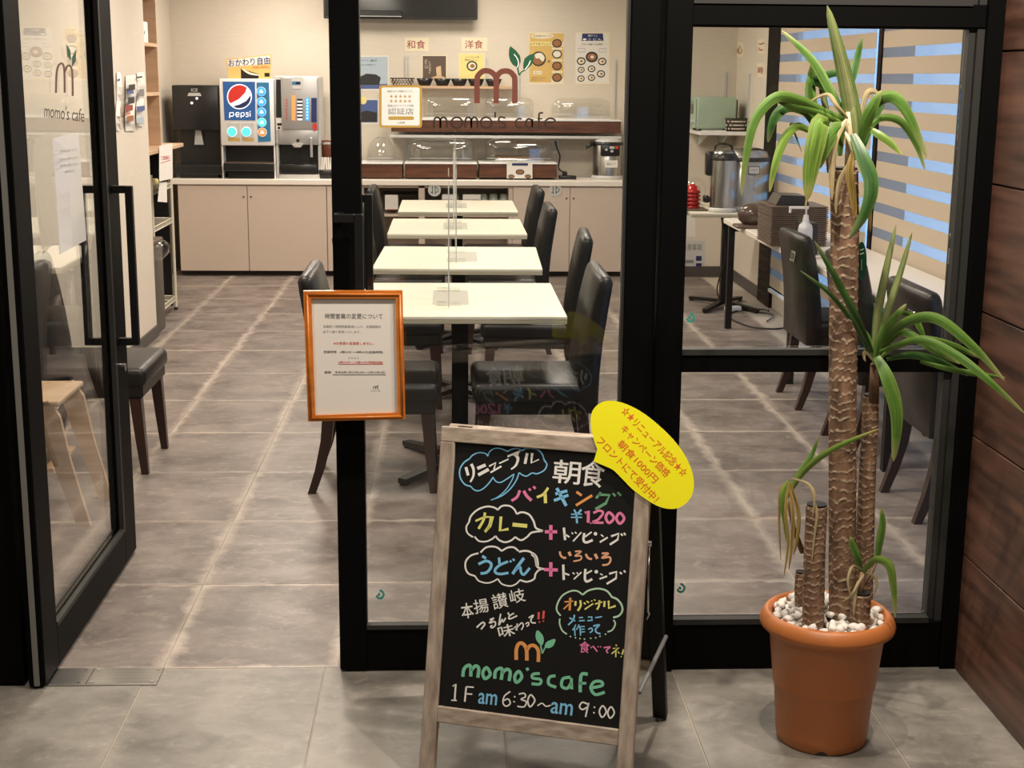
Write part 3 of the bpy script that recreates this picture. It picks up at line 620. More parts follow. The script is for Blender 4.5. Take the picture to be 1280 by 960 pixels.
letters('white cloud outline around the yellow word', 'c_white', [
    st_(Cq([(130, 265), (150, 200), (220, 135), (310, 105), (380, 115), (418, 138)]), 2.2), st_(Cq([(418, 138), (460, 100), (530, 98), (580, 130), (608, 180)]), 2.2), st_(Cq([(608, 180), (660, 162), (730, 185), (775, 250), (800, 320), (870, 350)]), 2.4),
    st_(Cq([(128, 265), (103, 310), (115, 370), (170, 412)]), 2.0), st_(Cq([(185, 405), (230, 450), (300, 455), (360, 430), (395, 400)]), 2.0), st_(Cq([(395, 400), (430, 440), (490, 462), (550, 445), (592, 410)]), 2.2), st_(Cq([(592, 410), (650, 442), (710, 410), (760, 365), (870, 350)]), 2.2)])
letters('yellow word in the white cloud', 'c_yellow', [st_(Cq([(195, 250), (285, 210), (372, 210), (345, 300), (290, 362)]), 2.6, False), st_(Cq([(290, 165), (275, 240), (225, 328)]), 3.2), st_(Cq([(350, 212), (335, 290), (290, 358)]), 3.2), st_(Cq([(450, 205), (440, 345), (525, 330)]), 3.6, False), st_(Cq([(565, 285), (712, 300)]), 4.8)])
letters('white cloud outline around the blue word', 'c_white', [
    st_(Cq([(245, 565), (300, 515), (370, 505), (420, 520), (455, 550)]), 2.2), st_(Cq([(455, 550), (520, 515), (580, 515), (625, 550)]), 2.2), st_(Cq([(630, 558), (690, 548), (745, 560), (785, 600), (805, 660), (815, 710), (870, 730)]), 2.4), st_(Cq([(760, 575), (795, 610), (808, 660), (812, 700)]), 4.6),
    st_(Cq([(225, 572), (150, 595), (100, 650), (95, 720), (125, 775), (190, 800)]), 2.2), st_(Cq([(190, 800), (230, 850), (310, 870), (370, 855), (418, 828)]), 1.8), st_(Cq([(418, 828), (460, 880), (540, 900), (600, 880), (640, 840)]), 1.8), st_(Cq([(640, 840), (710, 858), (780, 830), (795, 780), (830, 740), (880, 728)]), 2.2)])
letters('blue word in the white cloud', 'c_blue', [st_(Cq([(262, 600), (300, 625)]), 3.4), st_(Cq([(225, 682), (300, 650), (350, 675), (345, 720), (305, 765), (245, 775)]), 3.4), st_(Cq([(430, 615), (435, 680)]), 3.2), st_(Cq([(520, 655), (440, 690), (392, 735), (400, 770), (450, 780), (525, 768)]), 3.2), st_(Cq([(540, 645), (552, 662)]), 2.6), st_(Cq([(568, 628), (585, 648)]), 2.6),
    st_(Cq([(680, 620), (620, 700), (565, 780)]), 3.8), st_(Cq([(590, 745), (640, 710), (650, 760), (680, 785), (738, 720)]), 3.2)])
letters('orange word above the lower topping', 'c_peach', [st_(D([(292, 190), (305, 240), (345, 270), (370, 262)]), 2.6), st_(D([(405, 195), (425, 245)]), 3.6), st_(D([(480, 190), (555, 190), (480, 245), (550, 245), (550, 290), (460, 312)]), 2.0), st_(D([(612, 220), (640, 270), (690, 285)]), 2.8), st_(D([(725, 220), (755, 280)]), 3.6), st_(D([(810, 215), (890, 215), (810, 270), (905, 260), (915, 310), (880, 350), (815, 358)]), 2.4)])
letters('green cloud outline at the lower right', 'c_mint', [st_(Fq([(200, 380), (155, 320), (160, 240), (220, 140), (320, 85), (400, 85), (465, 130)]), 2.0), st_(Fq([(465, 130), (530, 80), (640, 55), (740, 75), (790, 120), (812, 155)]), 2.2), st_(Fq([(812, 155), (880, 185), (930, 250), (940, 320), (900, 380), (830, 402)]), 2.4), st_(Fq([(190, 415), (188, 480), (220, 560), (275, 602)]), 1.8), st_(Fq([(835, 432), (855, 480), (820, 550), (762, 575)]), 1.8)] +
    [('d', 680 + x / 9.6, 730 + y / 9.6, 1.0) for x, y in ((318, 630), (378, 645), (432, 655), (485, 660), (560, 652), (620, 645), (672, 628), (738, 603))])
letters('orange and yellow word in the green cloud', 'c_yellow', [st_(Fq([(380, 205), (375, 262)]), 2.6), st_(Fq([(435, 195), (440, 260), (405, 322)]), 2.6), st_(Fq([(478, 222), (500, 245)]), 1.8), st_(Fq([(510, 205), (540, 225)]), 1.8), st_(Fq([(590, 235), (488, 305)]), 1.8), st_(Fq([(565, 210), (580, 198)]), 1.4), st_(Fq([(600, 185), (618, 200)]), 1.4),
    st_(Fq([(612, 240), (698, 215)]), 1.8), st_(Fq([(665, 195), (660, 260), (635, 308)]), 2.4), st_(Fq([(728, 205), (722, 275)]), 2.6), st_(Fq([(775, 200), (778, 290), (860, 262)]), 2.6, False)])
letters('orange first syllable', 'c_orange', [st_(Fq([(245, 215), (350, 205)]), 1.8), st_(Fq([(315, 165), (308, 318)]), 2.8), st_(Fq([(308, 230), (235, 302)]), 1.8)])
letters('blue words in the green cloud', 'c_blue', [st_(Fq([(365, 370), (350, 430), (290, 492)]), 2.0), st_(Fq([(305, 405), (375, 445)]), 1.8), st_(Fq([(420, 405), (468, 400)]), 1.6), st_(Fq([(420, 442), (490, 438)]), 1.6), st_(Fq([(528, 398), (575, 395), (572, 440)]), 1.8, False), st_(Fq([(520, 440), (585, 436)]), 1.6), st_(Fq([(615, 405), (695, 392)]), 1.6),
    ('t', '作', 680 + 415 / 9.6, 730 + 552 / 9.6, 16, 14, -4, .02, 0), st_(Fq([(530, 545), (570, 530), (580, 560), (550, 585)]), 1.8), st_(Fq([(590, 505), (665, 490), (620, 540), (630, 580), (678, 598)]), 2.0)])
letters('pink words under the green cloud', 'c_pink', [('t', '食', 680 + 487 / 9.6, 730 + 757 / 9.6, 13, 14.5, 4, .02, 0), st_(Fq([(560, 768), (590, 745), (640, 812)]), 1.8, False), st_(Fq([(645, 745), (655, 762)]), 1.2), st_(Fq([(675, 745), (685, 760)]), 1.2), st_(Fq([(715, 765), (795, 755), (750, 795), (768, 830)]), 1.8)])
letters('yellow last syllable and mark', 'c_yellow', [st_(Fq([(862, 728), (872, 745)]), 1.6), st_(Fq([(825, 775), (900, 765), (810, 838)]), 1.6, False), st_(Fq([(862, 800), (862, 878)]), 1.6), st_(Fq([(885, 810), (905, 835)]), 1.4), st_(Fq([(958, 782), (935, 848)]), 2.0), ('d', 680 + 926 / 9.6, 730 + 872 / 9.6, .8)])
letters('white slanted writing at the lower left', 'c_white', [('t', '本', 560 + 210 / 8.727, 730 + 290 / 8.727, 15, 19, -8, .02, 0), ('t', '揚', 560 + 360 / 8.727, 730 + 240 / 8.727, 18.5, 17.5, -10, .01, 0), ('t', '讃', 560 + 565 / 8.727, 730 + 185 / 8.727, 19, 19, -12, .01, 0), ('t', '岐', 560 + 755 / 8.727, 730 + 130 / 8.727, 19, 17, -12, .01, 0),
    st_(Eq([(312, 475), (375, 420), (400, 440), (360, 495)]), 2.0), st_(Eq([(455, 390), (500, 372), (450, 425), (510, 410), (515, 450), (480, 478), (465, 462), (485, 452)]), 1.8), st_(Eq([(575, 325), (555, 450), (590, 385), (600, 415), (630, 370)]), 1.8), st_(Eq([(655, 310), (665, 340)]), 1.8), st_(Eq([(720, 318), (670, 350), (672, 382), (755, 345)]), 1.8),
    ('t', '味', 560 + 635 / 8.727, 730 + 510 / 8.727, 20, 15, -14, .02, 0), st_(Eq([(755, 430), (750, 508)]), 1.6), st_(Eq([(720, 478), (770, 450), (735, 500), (800, 425), (822, 455), (800, 500)]), 1.6), st_(Eq([(845, 438), (875, 418), (880, 445), (858, 465)]), 1.6), st_(Eq([(880, 370), (932, 340), (905, 390), (915, 420), (958, 425)]), 1.8)])
letters('red double exclamation mark', 'c_red', [st_(Eq([(990, 305), (988, 385)]), 2.8), st_(Eq([(1045, 292), (1038, 380)]), 2.8), ('d', 560 + 998 / 8.727, 730 + 415 / 8.727, 1.1), ('d', 560 + 1040 / 8.727, 730 + 405 / 8.727, 1.1)])
letters('orange letter m of the cafe mark', 'c_orange', [st_(Eq([(745, 828), (745, 720), (770, 655), (815, 650), (855, 710), (860, 835)]), 4.6), st_(Eq([(862, 720), (895, 675), (945, 675), (985, 730), (985, 850)]), 4.4)])
letters('green leaves of the cafe mark', 'c_green', [('a', Eq([(975, 505), (1030, 555), (1045, 620), (1020, 670), (970, 620), (955, 560)]), True), ('a', Eq([(1170, 600), (1150, 670), (1100, 700), (1055, 685), (1080, 630)]), True), st_(Eq([(1010, 665), (1030, 760)]), 1.8), st_(Eq([(1060, 690), (1030, 755)]), 1.6)])
cg = lambda p, w=4.2, c=False: ('s', Gq(p), w, True, c)
letters('green cafe name', 'c_green', [cg([(152, 192), (160, 140), (190, 115), (205, 130), (205, 190)]), cg([(208, 150), (235, 120), (258, 135), (252, 198)]), cg([(310, 130), (285, 165), (300, 205), (335, 175)], 4, True), cg([(365, 205), (370, 155), (400, 135), (415, 150), (408, 212)]), cg([(415, 165), (445, 142), (468, 160), (460, 220)]),
    cg([(525, 155), (498, 190), (510, 230), (545, 195)], 4, True), cg([(578, 132), (588, 150)], 3.6), cg([(665, 170), (620, 175), (618, 200), (670, 210), (665, 240), (610, 238)], 3.6), cg([(770, 185), (730, 195), (725, 240), (775, 262)], 3.8), cg([(870, 195), (820, 205), (812, 255), (850, 268), (875, 230)], 3.8), cg([(875, 200), (878, 275)], 3.6),
    cg([(985, 175), (945, 175), (935, 230), (935, 295)], 4.2), cg([(925, 235), (975, 235)], 3.2), cg([(1015, 265), (1080, 250), (1075, 225), (1030, 225), (1005, 265), (1035, 310), (1098, 295)], 3.8)])
letters('white floor and hour figures', 'c_white', [st_(Gq([(85, 255), (105, 240), (98, 345)]), 2.2, False), st_(Gq([(75, 348), (112, 350)]), 1.6), st_(Gq([(175, 258), (165, 358)]), 2.2), st_(Gq([(175, 258), (225, 262)]), 1.8), st_(Gq([(172, 305), (215, 308)]), 1.8),
    st_(Gq([(468, 290), (430, 320), (420, 365), (440, 388), (468, 370), (455, 340), (425, 350)]), 1.8), ('d', 550 + 498 / 5.333, 810 + 325 / 5.333, 1.1), ('d', 550 + 494 / 5.333, 810 + 358 / 5.333, 1.1), st_(Gq([(525, 308), (560, 302), (570, 325), (540, 342), (575, 358), (560, 392), (515, 388)]), 1.8), st_(Gq([(605, 312), (585, 350), (600, 392), (632, 350)]), 2.0, True, True),
    st_(Gq([(650, 385), (680, 368), (705, 388), (738, 382)]), 1.6), st_(Gq([(985, 375), (950, 362), (930, 390), (950, 410), (985, 390), (990, 370), (970, 460)]), 2.0), ('d', 550 + 1030 / 5.333, 810 + 395 / 5.333, 1.1), ('d', 550 + 1026 / 5.333, 810 + 432 / 5.333, 1.1), st_(Gq([(1085, 385), (1062, 422), (1080, 462), (1108, 425)]), 2.0, True, True), st_(Gq([(1140, 392), (1118, 430), (1135, 468), (1162, 432)]), 2.0, True, True)])
letters('blue morning marks', 'c_blue', [('t', 'am', 550 + 318 / 5.333, 810 + 340 / 5.333, 23, 13.5, 6, .04, 0), ('t', 'am', 550 + 812 / 5.333, 810 + 405 / 5.333, 27, 14, 7, .04, 0)])

# ---- yellow speech bubble card clipped to the top right corner
Y4 = lambda p: Z(730, 490, 6.0, p)
out = Y4([(185, 65), (300, 85), (430, 150), (560, 250), (680, 370), (770, 500), (820, 640), (815, 760), (760, 840), (680, 876), (580, 865), (480, 815), (370, 735), (290, 655), (225, 590), (180, 565)])
tail = Y4([(180, 565), (72, 520), (100, 430)]); left = Y4([(100, 430), (70, 345), (50, 240), (60, 150), (110, 90)])
curve1 = smooth_pts(left + out, 5)
pts = [PB(x, y, .017) for x, y in curve1[1:] + [tail[1]] + [tail[2]]]
b = mb('yellow'); b.prism(pts, -BW * .003)
yc = b.build('yellow_card'); tag(yc, 'yellow speech bubble card with red writing on the chalkboard corner', 'card')
b = mb('orangeink')
def yt(s, x, y, w, h, a, bold=.015): b.text(s, PB, 730 + x / 6, 490 + y / 6, w, h, ang=a, bold=bold, off=.0173)
yt('☆★リニューアル記念★☆', 530, 372, 113, 11.5, 46.5, .012); yt('キャンペーン価格', 462, 442, 83, 11, 46.5, .012); yt('朝食1000円', 405, 520, 67, 10.5, 46.5, .012); yt('フロントにて受付中！', 330, 580, 106, 11, 46.5, .012)
b.build('red_writing', yc)
b = mb('iron'); b.obox(bpt(bw + fr * .6, bh + fr * .4, .013), (.02, .02, .007), ROT, .002); b.build('clip', yc)

# ================================================================ NOTICE FRAME on the door handle
PN = planeY(3.735)
nf = thing('framed_notice', tuple(PN(443, 526)), 'orange wooden frame with a printed Japanese notice hung on the door handle', 'frame')
def fq(name, mat, q, y0=3.725, y1=3.742, par=nf):
    a = [at(x, y, Y=y0) for x, y in q]; b = mb(mat); b.prism(a, (0, y1 - y0, 0)); return b.build(name, par)
TLq, TRq, BRq, BLq = (379, 364), (503, 363.5), (506.5, 524), (385, 527); iTL, iTR, iBR, iBL = (389, 373), (494.5, 373), (497, 516), (394, 519.5)
fq('frame_side', 'orangewood', [TLq, iTL, iBL, BLq]); fq('frame_side', 'orangewood', [iTR, TRq, BRq, iBR]); fq('frame_side', 'orangewood', [TLq, TRq, iTR, iTL]); fq('frame_side', 'orangewood', [iBL, iBR, BRq, BLq])
b = mb('orangewood')
for p, q in (((384, 368), (500, 368)), ((500, 368), (503, 520.5)), ((503, 520.5), (388.5, 523)), ((388.5, 523), (384, 368))): b.tube([at(*p, Y=3.724), at(*q, Y=3.724)], .0032, 8)
b.build('frame_ridge', nf)
sh = fq('paper', 'paper', [iTL, iTR, iBR, iBL], 3.734, 3.739)
P = planeY(3.734); b = mb('grey')
b.text('時間営業の変更について', P, 370 + 365 / 5.05, 350 + 228 / 5.05, 72, 6.6, .2, .008, .0006)
b.text('当面続く時間短縮要請により、営業時間を', P, 370 + 355 / 5.05, 350 + 294 / 5.05, 72, 3.4, .4, 0, .0006, res=1); b.text('以下の通り変更いたします。', P, 370 + 290 / 5.05, 350 + 327 / 5.05, 47, 3.2, .4, 0, .0006, res=1)
b.m('ink'); b.text('営業時間　6時30分～14時00分(店員時間)', P, 370 + 362 / 5.05, 350 + 456 / 5.05, 74, 3.6, .3, .01, .0006, res=1); b.text('↓ ↓ ↓ ↓', P, 370 + 363 / 5.05, 350 + 491 / 5.05, 13, 2.6, 0, 0, .0006, res=1)
b.text('期間　令和4年1月27日(木)～2月20日(日)', P, 370 + 372 / 5.05, 350 + 584 / 5.05, 76, 3.4, 0, .008, .0006, res=1); b.rect(370 + 232 / 5.05, 350 + 597 / 5.05, 370 + 568 / 5.05, 350 + 600 / 5.05, P, .0006)
b.stroke(Z(370, 350, 5.05, [(490, 690), (490, 676), (500, 672), (504, 690)]), P, .7, .0006); b.stroke(Z(370, 350, 5.05, [(504, 690), (506, 674), (516, 676), (517, 692)]), P, .7, .0006); b.stroke(Z(370, 350, 5.05, [(512, 668), (520, 666)]), P, .9, .0006); b.text("momo's cafe", P, 370 + 503 / 5.05, 350 + 700 / 5.05, 12, 1.5, 0, 0, .0006, res=1)
b.m('red'); b.text('※お夜間の営業致しません。', P, 370 + 365 / 5.05, 350 + 400 / 5.05, 50, 3.6, .2, .01, .0006, res=1); b.text('6時30分～10時00分(時間短縮)', P, 370 + 408 / 5.05, 350 + 521 / 5.05, 56, 3.6, .2, .01, .0006, res=1); b.rect(370 + 268 / 5.05, 350 + 530 / 5.05, 370 + 550 / 5.05, 350 + 533 / 5.05, P, .0006)
b.build('printing', sh)

# ================================================================ VINYLS ON THE GLASS
PG = planeY(GY - .0045)
b = mb('logo'); M8 = lambda p: Z(580, 50, 8.0, p)
b.stroke(M8([(131, 632), (131, 400), (150, 345), (190, 312), (225, 308), (265, 318), (305, 350), (322, 400), (322, 632)]), PG, 7.0, 0)
b.stroke(M8([(322, 400), (335, 355), (370, 320), (415, 310), (460, 320), (495, 355), (508, 400), (508, 632)]), PG, 7.0, .0002)
lg = tag(b.build('logo_sticker'), 'terracotta letter m with green leaves stuck on the closed glass door', 'sticker')
b = mb('green'); b.area(M8([(462, 60), (520, 105), (562, 160), (568, 215), (552, 262), (540, 290), (525, 272), (490, 250), (462, 210), (448, 155), (450, 100)]), PG, 0); b.area(M8([(702, 133), (700, 190), (675, 250), (625, 295), (592, 290), (592, 240), (605, 185), (650, 150)]), PG, 0)
b.stroke(M8([(535, 272), (550, 350)]), PG, 2.0, 0); b.stroke(M8([(618, 298), (575, 320), (552, 355)]), PG, 1.6, 0)
b.m('c_white'); b.stroke(M8([(500, 140), (535, 190), (545, 240), (530, 275)]), PG, 1.2, .0003); b.stroke(M8([(665, 205), (645, 250), (610, 295)]), PG, 1.2, .0003); b.build('leaves', lg)
b = mb('vinyl'); M4 = lambda p: Z(440, 0, 4.8, p)
def arch(x0, x1, yb, yt, w=1.7):
    return [(x0, yb), (x0, yt + 22), (x0 + (x1 - x0) * .2, yt + 5), ((x0 + x1) / 2, yt), (x1 - (x1 - x0) * .2, yt + 5), (x1, yt + 22), (x1, yb)]
for a in (arch(492, 530, 768, 704), arch(530, 568, 768, 704), arch(680, 716, 768, 704), arch(716, 752, 768, 704)): b.stroke(M4(a), PG, 2.3, .0002)
for cx in (629, 805): b.stroke(M4([(cx + 33 * math.cos(t * PI / 6), 736 + 32 * math.sin(t * PI / 6)) for t in range(12)]), PG, 2.3, .0002, closed=True)
b.stroke(M4([(859, 672), (859, 705)]), PG, 2.2, .0002); b.stroke(M4([(920, 708), (890, 702), (880, 722), (900, 735), (920, 745), (915, 765), (882, 766)]), PG, 2.2, .0002)
C8 = M8; b.stroke(C8([(578, 790), (545, 788), (520, 810), (520, 850), (545, 878), (578, 875)]), PG, 2.2, .0002); b.stroke(C8([(650 + 33 * math.cos(t * PI / 6), 833 + 44 * math.sin(t * PI / 6)) for t in range(12)]), PG, 2.3, .0002, closed=True); b.stroke(C8([(684, 790), (684, 880)]), PG, 2.2, .0002)
b.stroke(C8([(790, 730), (765, 730), (750, 750), (750, 880)]), PG, 2.2, .0002); b.stroke(C8([(735, 788), (785, 788)]), PG, 1.6, .0002); b.stroke(C8([(815, 832), (905, 815), (895, 790), (850, 785), (815, 810), (812, 850), (845, 880), (905, 868)]), PG, 2.3, .0002)
tag(b.build('cafe_name_sticker'), 'thin dark momo\'s cafe lettering on the closed glass door', 'sticker')
# the same mark on the opened leaf
PL = planeX(X1 - .0195)
b = mb('vinyl'); b.text("momo's cafe", PL, 80.5, 141, 50, 17, 2, 0, .0003, shear=0.1)
tag(b.build('cafe_name_sticker'), 'dark momo\'s cafe lettering on the opened glass door at left', 'sticker')
b = mb('logo'); b.stroke([(70, 116), (71, 90), (75, 80), (80, 84), (81, 116)], PL, 2.4, .0003); b.stroke([(81, 90), (85, 82), (90, 88), (91, 120)], PL, 2.4, .0004)
l2 = tag(b.build('logo_sticker'), 'terracotta letter m with green leaves on the opened glass door at left', 'sticker')
b = mb('green'); b.area([(83, 55), (88, 63), (89, 76), (84, 70)], PL, .0003); b.area([(95, 62), (95, 76), (90, 84), (90, 72)], PL, .0003); b.build('leaves', l2)
# certification sticker
S4 = lambda x, y: (440 + x / 4.8, y / 4.8)
def rrect(x0, y0, x1, y1, r): 
    o = []
    for cx, cy, a0 in ((x1 - r, y0 + r, -90), (x1 - r, y1 - r, 0), (x0 + r, y1 - r, 90), (x0 + r, y0 + r, 180)):
        for k in range(5): a = math.radians(a0 + k * 22.5); o.append((cx + r * math.cos(a), cy + r * math.sin(a)))
    return o
b = mb('gold'); b.prism([PG(x, y, .0) for x, y in rrect(474, 106.5, 527.5, 159.5, 3)], (0, -.0008, 0)); b.m('c_white'); b.area(rrect(477, 109.3, 524.5, 156.8, 2), PG, .001)
b.m('gold')
for r_ in (577, 605):
    for k in range(5): b.text('★', PG, *S4(236 + 27.5 * k, r_), 4.6, 4.6, off=.0013, res=1)
b.area(rrect(*S4(218, 698), *S4(372, 719), 1.8), PG, .0013); b.m('grey')
b.text('新型コロナ対策をおこなう', PG, *S4(290, 548), 32, 2.6, off=.0013, res=1); b.text('新型コロナウイルス対策', PG, *S4(292, 634), 32, 3, off=.0013, res=1); b.text('認証店', PG, *S4(293, 668), 32, 8, off=.0013); b.text('山梨県', PG, *S4(297, 736), 9, 2.4, off=.0013, res=1)
tag(b.build('certificate_sticker'), 'square gold and cream certification sticker on the glass door', 'sticker')
def dot(px, py, label):
    b = mb('teal'); b.stroke([(px - 4.2, py + 1), (px - 2.5, py + 4.3), (px + 2, py + 4.5), (px + 4.6, py), (px + 2, py - 4.2), (px - .5, py - 4.6)], PG, 2.6, .0001); b.disc(px - 1.2, py, 1.8, 1.8, PG, .0001, 10); tag(b.build('safety_sticker'), label, 'sticker', 'round teal safety marks on the glass')
dot(475, 743, 'small teal round mark low on the closed door glass'); dot(863, 397, 'small teal round mark above the middle rail of the side light'); dot(851, 735, 'small teal round mark low in the side light, left of the plant pot')
# hanging paper in a plastic sleeve on the opened door
b = mb('sleeve'); q = [(66, 173), (98, 165.5), (104, 240), (108, 299), (75, 318), (72, 240)]
rows = []
for t in range(9):
    y0 = 173 + (318 - 173) * t / 8; y1 = 165.5 + (300 - 165.5) * t / 8; xa = 66 + 9 * t / 8; xb = 98 + 10 * t / 8; bow = .012 * math.sin(t / 8 * PI) 
    rows.append([at(xa, y0, X=X1 + .004 + bow * .4), at((xa + xb) / 2, (y0 + y1) / 2, X=X1 + .014 + bow), at(xb, y1, X=X1 + .005 + bow)])
vs = [p for r in rows for p in r]; vs2 = [p - Vector((.0015, 0, 0)) for p in vs]; n = len(vs)
fs = [(i * 3 + j, i * 3 + j + 1, i * 3 + j + 4, i * 3 + j + 3) for i in range(8) for j in range(2)]
b.faces(vs + vs2, fs + [tuple(n + k for k in f) for f in fs] + [(0, 1, n + 1, n), (1, 2, n + 2, n + 1), (24, 25, n + 25, n + 24), (25, 26, n + 26, n + 25)] + [(i * 3, i * 3 + 3, n + i * 3 + 3, n + i * 3) for i in range(8)] + [(i * 3 + 2, i * 3 + 5, n + i * 3 + 5, n + i * 3 + 2) for i in range(8)])
sl = tag(b.build('hanging_notice'), 'white notice in a plastic sleeve hanging on the opened glass door', 'notice')
PS = planeX(X1 + .024); b = mb('grey')
for y, w in ((188, 22), (198, 24), (206, 24), (214, 12)): b.text('営業時間の変更のお知らせ', PS, 86 + (y - 188) * .06, y, w, 3, -7, 0, .001, res=1)
b.build('printing', sl)
# ================================================================ THE POTTED PLANT
PC = Vector((.954, 3.375, 0))
pot = thing('potted_yucca', tuple(PC), 'tall multi-stemmed yucca in a round terracotta pot beside the red-brown wall', 'plant')
# rim and body
prof = [(.0, .004), (.104, .004), (.109, 0), (.113, .004), (.1165, .03), (.125, .150), (.1285, .153), (.1285, .156), (.1290, .160), (.143, .290), (.158, .298), (.1675, .306), (.1685, .316), (.163, .330), (.156, .340), (.148, .344), (.141, .338), (.138, .318), (.137, .29), (.0, .29)]
b = mb('terracotta'); b.lathe(PC, prof, 56); b.build('pot', pot)
b = mb('gap'); b.faces([PC + Vector((.1142 * math.cos(a_), .1142 * math.sin(a_), z_)) for a_, z_ in [(math.radians(-112 + 2.2 * k), .002 + .010 * math.sin(PI * k / 8)) for k in range(9)]], [tuple(range(9))]); b.build('drain_notch', pot)
b = mb('soil'); b.lathe(PC, [(0, .312), (.07, .311), (.1375, .306)], 24); b.build('soil', pot)
SZ = .31
# pebbles
pbm = []
for k in range(6):
    b = mb('pebble'); sx, sy, sz = random.uniform(.011, .016), random.uniform(.010, .013), random.uniform(.008, .011)
    t = bmesh.new(); bmesh.ops.create_icosphere(t, subdivisions=2, radius=1.0)
    for v in t.verts: nn = 1 + .42 * noise.noise(v.co * 1.5 + Vector((k * 7, 0, 0))); v.co = Vector((v.co.x * sx * nn, v.co.y * sy * nn, v.co.z * sz * nn))
    b._merge(t, True); pbm.append(b)
srcs = [None] * 6; n_p = 0; placed = []
stems = [((1050, 778), .03, .93, 3.37)]
tk = [Vector((at(1053, 765, Y=3.37).x, 3.37)), Vector((at(1017, 770, Y=3.31).x, 3.31)), Vector((at(1074, 765, Y=3.30).x, 3.30)), Vector((at(1083, 740, Y=3.44).x, 3.44)), Vector((at(1000, 735, Y=3.40).x, 3.40))]
tries = 0
while n_p < 170 and tries < 9000:
    tries += 1
    a = random.uniform(0, 2 * PI); r = .133 * math.sqrt(random.random()); x, y = r * math.cos(a), r * math.sin(a)
    p = Vector((PC.x + x, PC.y + y))
    if any((p - q).length < rr for q, rr in zip(tk, (.042, .034, .034, .026, .02))): continue
    lay_ = SZ + .008
    near = sum(1 for q in placed if (Vector((q[0], q[1])) - p).length < .0165)
    if near > 2: continue
    k = n_p % 6
    if srcs[k] is None: o = pbm[k].build('pebble', pot, origin=(0, 0, 0)); srcs[k] = o
    else: o = srcs[k].copy(); COL.objects.link(o); o.parent = pot
    o.location = Vector((p.x, p.y, lay_ + .011 * near + random.uniform(0, .003))) - PC
    o.rotation_euler = (random.uniform(-.5, .5), random.uniform(-.5, .5), random.uniform(0, 6.28)); placed.append((p.x, p.y)); n_p += 1

# bark: ringed leaf scars, raised and pale
def bark_mat():
    m, nt, b = new_mat('ringed_bark'); N = nt.nodes; L = nt.links
    at_ = N.new('ShaderNodeAttribute'); at_.attribute_name = 'scar'
    tc = N.new('ShaderNodeTexCoord'); mp = N.new('ShaderNodeMapping'); mp.inputs['Scale'].default_value = (40, 40, 14); L.new(tc.outputs['Object'], mp.inputs[0])
    nz = N.new('ShaderNodeTexNoise'); nz.inputs['Scale'].default_value = 1; nz.inputs['Detail'].default_value = 6; L.new(mp.outputs[0], nz.inputs[0])
    cr = N.new('ShaderNodeValToRGB'); cr.color_ramp.elements[0].position = .3; cr.color_ramp.elements[0].color = (.070, .036, .020, 1); cr.color_ramp.elements[1].position = .68; cr.color_ramp.elements[1].color = (.27, .155, .09, 1); L.new(nz.outputs[0], cr.inputs[0])
    mx = N.new('ShaderNodeMix'); mx.data_type = 'RGBA'; mx.inputs[7].default_value = (.80, .64, .46, 1); L.new(cr.outputs[0], mx.inputs[6]); L.new(at_.outputs['Fac'], mx.inputs[0]); L.new(mx.outputs[2], b.inputs['Base Color'])
    b.inputs['Roughness'].default_value = .75
    bp_ = N.new('ShaderNodeBump'); bp_.inputs['Strength'].default_value = .5; bp_.inputs['Distance'].default_value = .004; L.new(nz.outputs[0], bp_.inputs['Height']); L.new(bp_.outputs[0], b.inputs['Normal'])
    return m
M['bark'] = bark_mat()
def trunk(path, radii, pitch, label=None, seed=0, cut=False):
    path = [Vector(p) for p in path]; q = [Vector(p) for p in smooth_pts([tuple(p) for p in path], 8)] if len(path) > 2 else path
    Ls = [0]
    for i in range(1, len(q)): Ls.append(Ls[-1] + (q[i] - q[i - 1]).length)
    T = Ls[-1]; n = int(T / .0026); seg = 48; vs = []; sc = []
    def pos(s):
        for i in range(1, len(q)):
            if Ls[i] >= s or i == len(q) - 1: f = (s - Ls[i - 1]) / max(1e-6, Ls[i] - Ls[i - 1]); return q[i - 1].lerp(q[i], f)
    for j in range(n + 1):
        s = T * j / n; c = pos(s); t = s / T; r0 = radii[0] + (radii[1] - radii[0]) * t
        for i in range(seg):
            a = 2 * PI * i / seg; ca, sa = math.cos(a), math.sin(a)
            w = s + pitch * .55 * noise.noise(Vector((ca * 1.2 + seed, sa * 1.2, s * 18))) + pitch * .42 * noise.noise(Vector((ca * 3.4, sa * 3.4 + seed, s * 6)))
            ph = (w / pitch) % 1.0; ridge = max(0, 1 - ph / .20) if ph < .20 else max(0, (ph - .93) / .07)
            br = noise.noise(Vector((ca * 2.8 + seed * 3, sa * 2.8, math.floor(w / pitch) * 3.7)))
            ridge *= max(0, min(1, .80 + 1.5 * br))
            r = r0 * (1 + .03 * noise.noise(Vector((ca, sa, s * 9 + seed)))) - .0009 * ph + .0011 * ridge
            vs.append((c.x + r * ca, c.y + r * sa, c.z)); sc.append(min(1, ridge * 1.15))
    fs = [(j * seg + i, j * seg + (i + 1) % seg, (j + 1) * seg + (i + 1) % seg, (j + 1) * seg + i) for j in range(n) for i in range(seg)] + [tuple(n * seg + i for i in range(seg))]
    b = mb('bark'); lay_ = b.bm.verts.layers.float.new('scar'); bv = [b.bm.verts.new(v) for v in vs]
    for v, k in zip(bv, sc): v[lay_] = k
    for f in fs: nf_ = b.bm.faces.new([bv[i] for i in f]); nf_.smooth = len(f) == 4
    if cut: b.m('machine'); b.cyl(q[-1] - Vector((0, 0, .002)), q[-1] + Vector((0, 0, .005)), radii[1] * .93, seg=24)
    o = b.build('stem', pot)
    if label: o['label'] = label
    return o
A3 = lambda px, py, Y: tuple(at(px, py, Y=Y))
